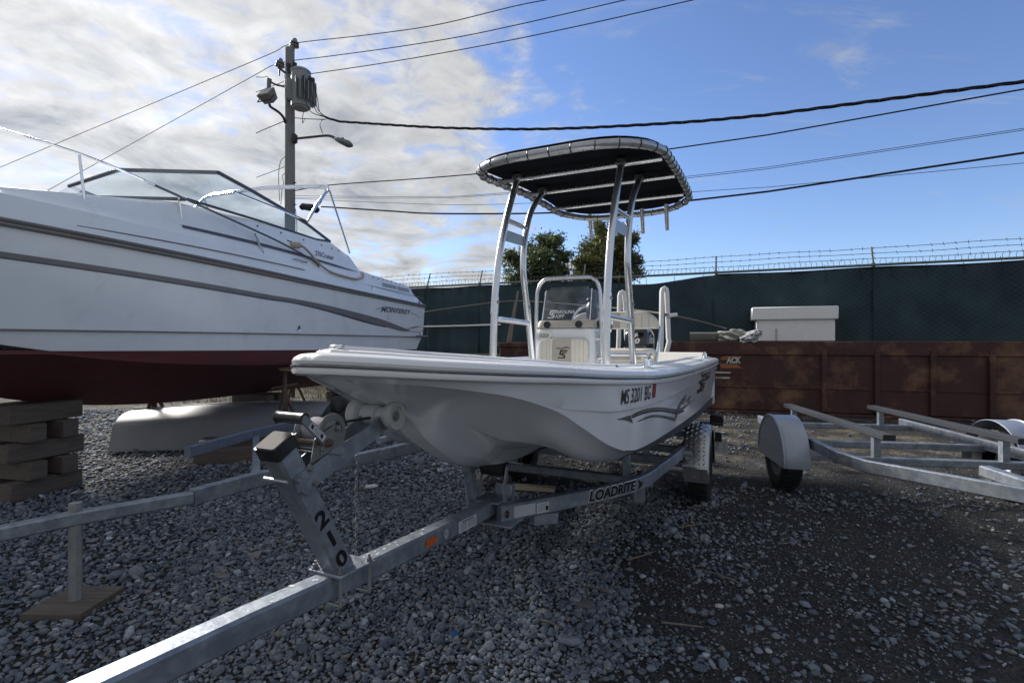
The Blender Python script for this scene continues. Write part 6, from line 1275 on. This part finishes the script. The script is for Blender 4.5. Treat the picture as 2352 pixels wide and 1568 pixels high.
# ================================================================== small things on the ground
for k, (p0, p1, w, lab) in enumerate((((1180, 1128), (1275, 1134), .10, 'pale new plank lying on the gravel under the skiff'), ((1098, 1135), (1140, 1100), .09, 'short brown board lying crosswise under the keel roller'))):
    A = np.array(ground(*p0)); B = np.array(ground(*p1)); o = thing('plank', lab, 'plank', tuple((A + B) / 2)); h = .045 if k == 0 else .12; MB().beam([tuple((A - B) / 2 + np.array([0, 0, h])), tuple((B - A) / 2 + np.array([0, 0, h]))], w, .038).build('board', pm('new_pine', (.42, .33, .24), .7, var=.12, vscale=6, stretch=(6, 1, 6)) if k == 0 else WOOD, o, 30)
crumple('paper_scrap', 'crumpled white paper scrap on the gravel', ground(853, 1124)[:2] + (.03,), (.055, .03, .018), pm('paper', (.72, .74, .76), .8, var=.05), 5, 'paper', R(10))
TW_ = pm('dry_twig', (.17, .15, .12), .9, var=.2)
twigs = [((1600, 1312), (1700, 1345)), ((1520, 1435), (1615, 1447)), ((1340, 1350), (1420, 1378)), ((1240, 1430), (1290, 1450)), ((860, 1150), (895, 1128)), ((640, 1250), (760, 1240)), ((1580, 1170), (1650, 1168)), ((1560, 1215), (1640, 1206)), ((1440, 1290), (1500, 1272))]
for (a0, b0) in twigs:
    A = np.array(ground(*a0)); B = np.array(ground(*b0)); M_ = (A + B) / 2 + np.array([random.uniform(-.02, .02), random.uniform(-.02, .02), .012]); o = MB().tube(crs([tuple(A + [0, 0, .014]), tuple(M_ + [0, 0, .012]), tuple(B + [0, 0, .016])], 4), [.006] * 4 + [.004] * 5, 5).build('twig', TW_); tag(o, 'thin dry twig lying on the yard ground', 'twig', 'twigs strewn on the ground')
def stone(px, py, size, seed, label, group=None, mat=None, flat=.6):
    me = pebble_mesh(seed, 2); 
    if mat: me.materials.clear(); me.materials.append(mat)
    o = obj('stone', me); g_ = ground(px, py); o.location = (g_[0], g_[1], size * flat * .45); o.scale = (size * 1.25, size, size * flat); o.rotation_euler = (0, 0, seed * 1.7); return tag(o, label, 'stone', group)
PALE = pm('pale_stone', (.42, .43, .43), .75, var=.12); SLAB = pm('slab_stone', (.13, .125, .125), .85, var=.2, vscale=4, bump=.2, bscale=20)
stone(1650, 1394, .024, 900, 'bright white pebble on the dark dirt below the trailer wheel', mat=PALE); stone(1765, 1496, .016, 901, 'small white pebble on the dark dirt near a yellow stone', mat=PALE); stone(1345, 1392, .062, 902, 'large flat slab of grey stone among the gravel', mat=SLAB, flat=.28)
rr = np.random.default_rng(12)
for k in range(46):
    px = rr.uniform(1330, 1900); py = rr.uniform(1270, 1560); stone(px, py, rr.uniform(.013, .026), 920 + k % 9, 'larger loose stone half sunk in the dark dirt', 'loose stones on the dirt')
cap_ = thing('bottle_cap', 'blue bottle cap lying in the gravel', 'bottle cap', ground(1042, 1465)); MB().lathe([(0, .030), (.017, .030), (.019, .026), (.020, .010), (.018, .010)], (0, 0, 0), (0.2, 0, 1), 16).build('cap', pm('cap_blue', (.03, .09, .25), .4), cap_)

# dry weeds along the foot of the fence and under the cruiser's far side
wv = []; wf = []; rw = np.random.default_rng(77)
for _ in range(5200):
    if rw.uniform() < .55: q = fpt(rw.uniform(-34, 5), rw.uniform(.1, .9) ** 1.5, 0); hgt = rw.uniform(.08, .35)
    else: q = (rw.uniform(-9, -.8), rw.uniform(11.5, 15.5), 0); hgt = rw.uniform(.05, .28)
    a_ = rw.uniform(0, 6.28); w_ = rw.uniform(.004, .010); dx, dy = math.cos(a_) * w_, math.sin(a_) * w_; lx, ly = rw.normal(0, .09, 2); n_ = len(wv)
    wv += [(q[0] - dx, q[1] - dy, 0), (q[0] + dx, q[1] + dy, 0), (q[0] + lx * .4 + dx * .7, q[1] + ly * .4 + dy * .7, hgt * .6), (q[0] + lx * .4 - dx * .7, q[1] + ly * .4 - dy * .7, hgt * .6), (q[0] + lx, q[1] + ly, hgt)]; wf += [(n_, n_ + 1, n_ + 2, n_ + 3), (n_ + 3, n_ + 2, n_ + 4)]
wm = bpy.data.meshes.new('dry_weeds'); wm.from_pydata(wv, [], wf); wm.materials.append(pm('straw', (.24, .20, .12), .85, var=.4, vscale=3)); tag(obj('dry_weeds', wm), 'dry straw coloured weeds along the foot of the fence', None, None, 'stuff')
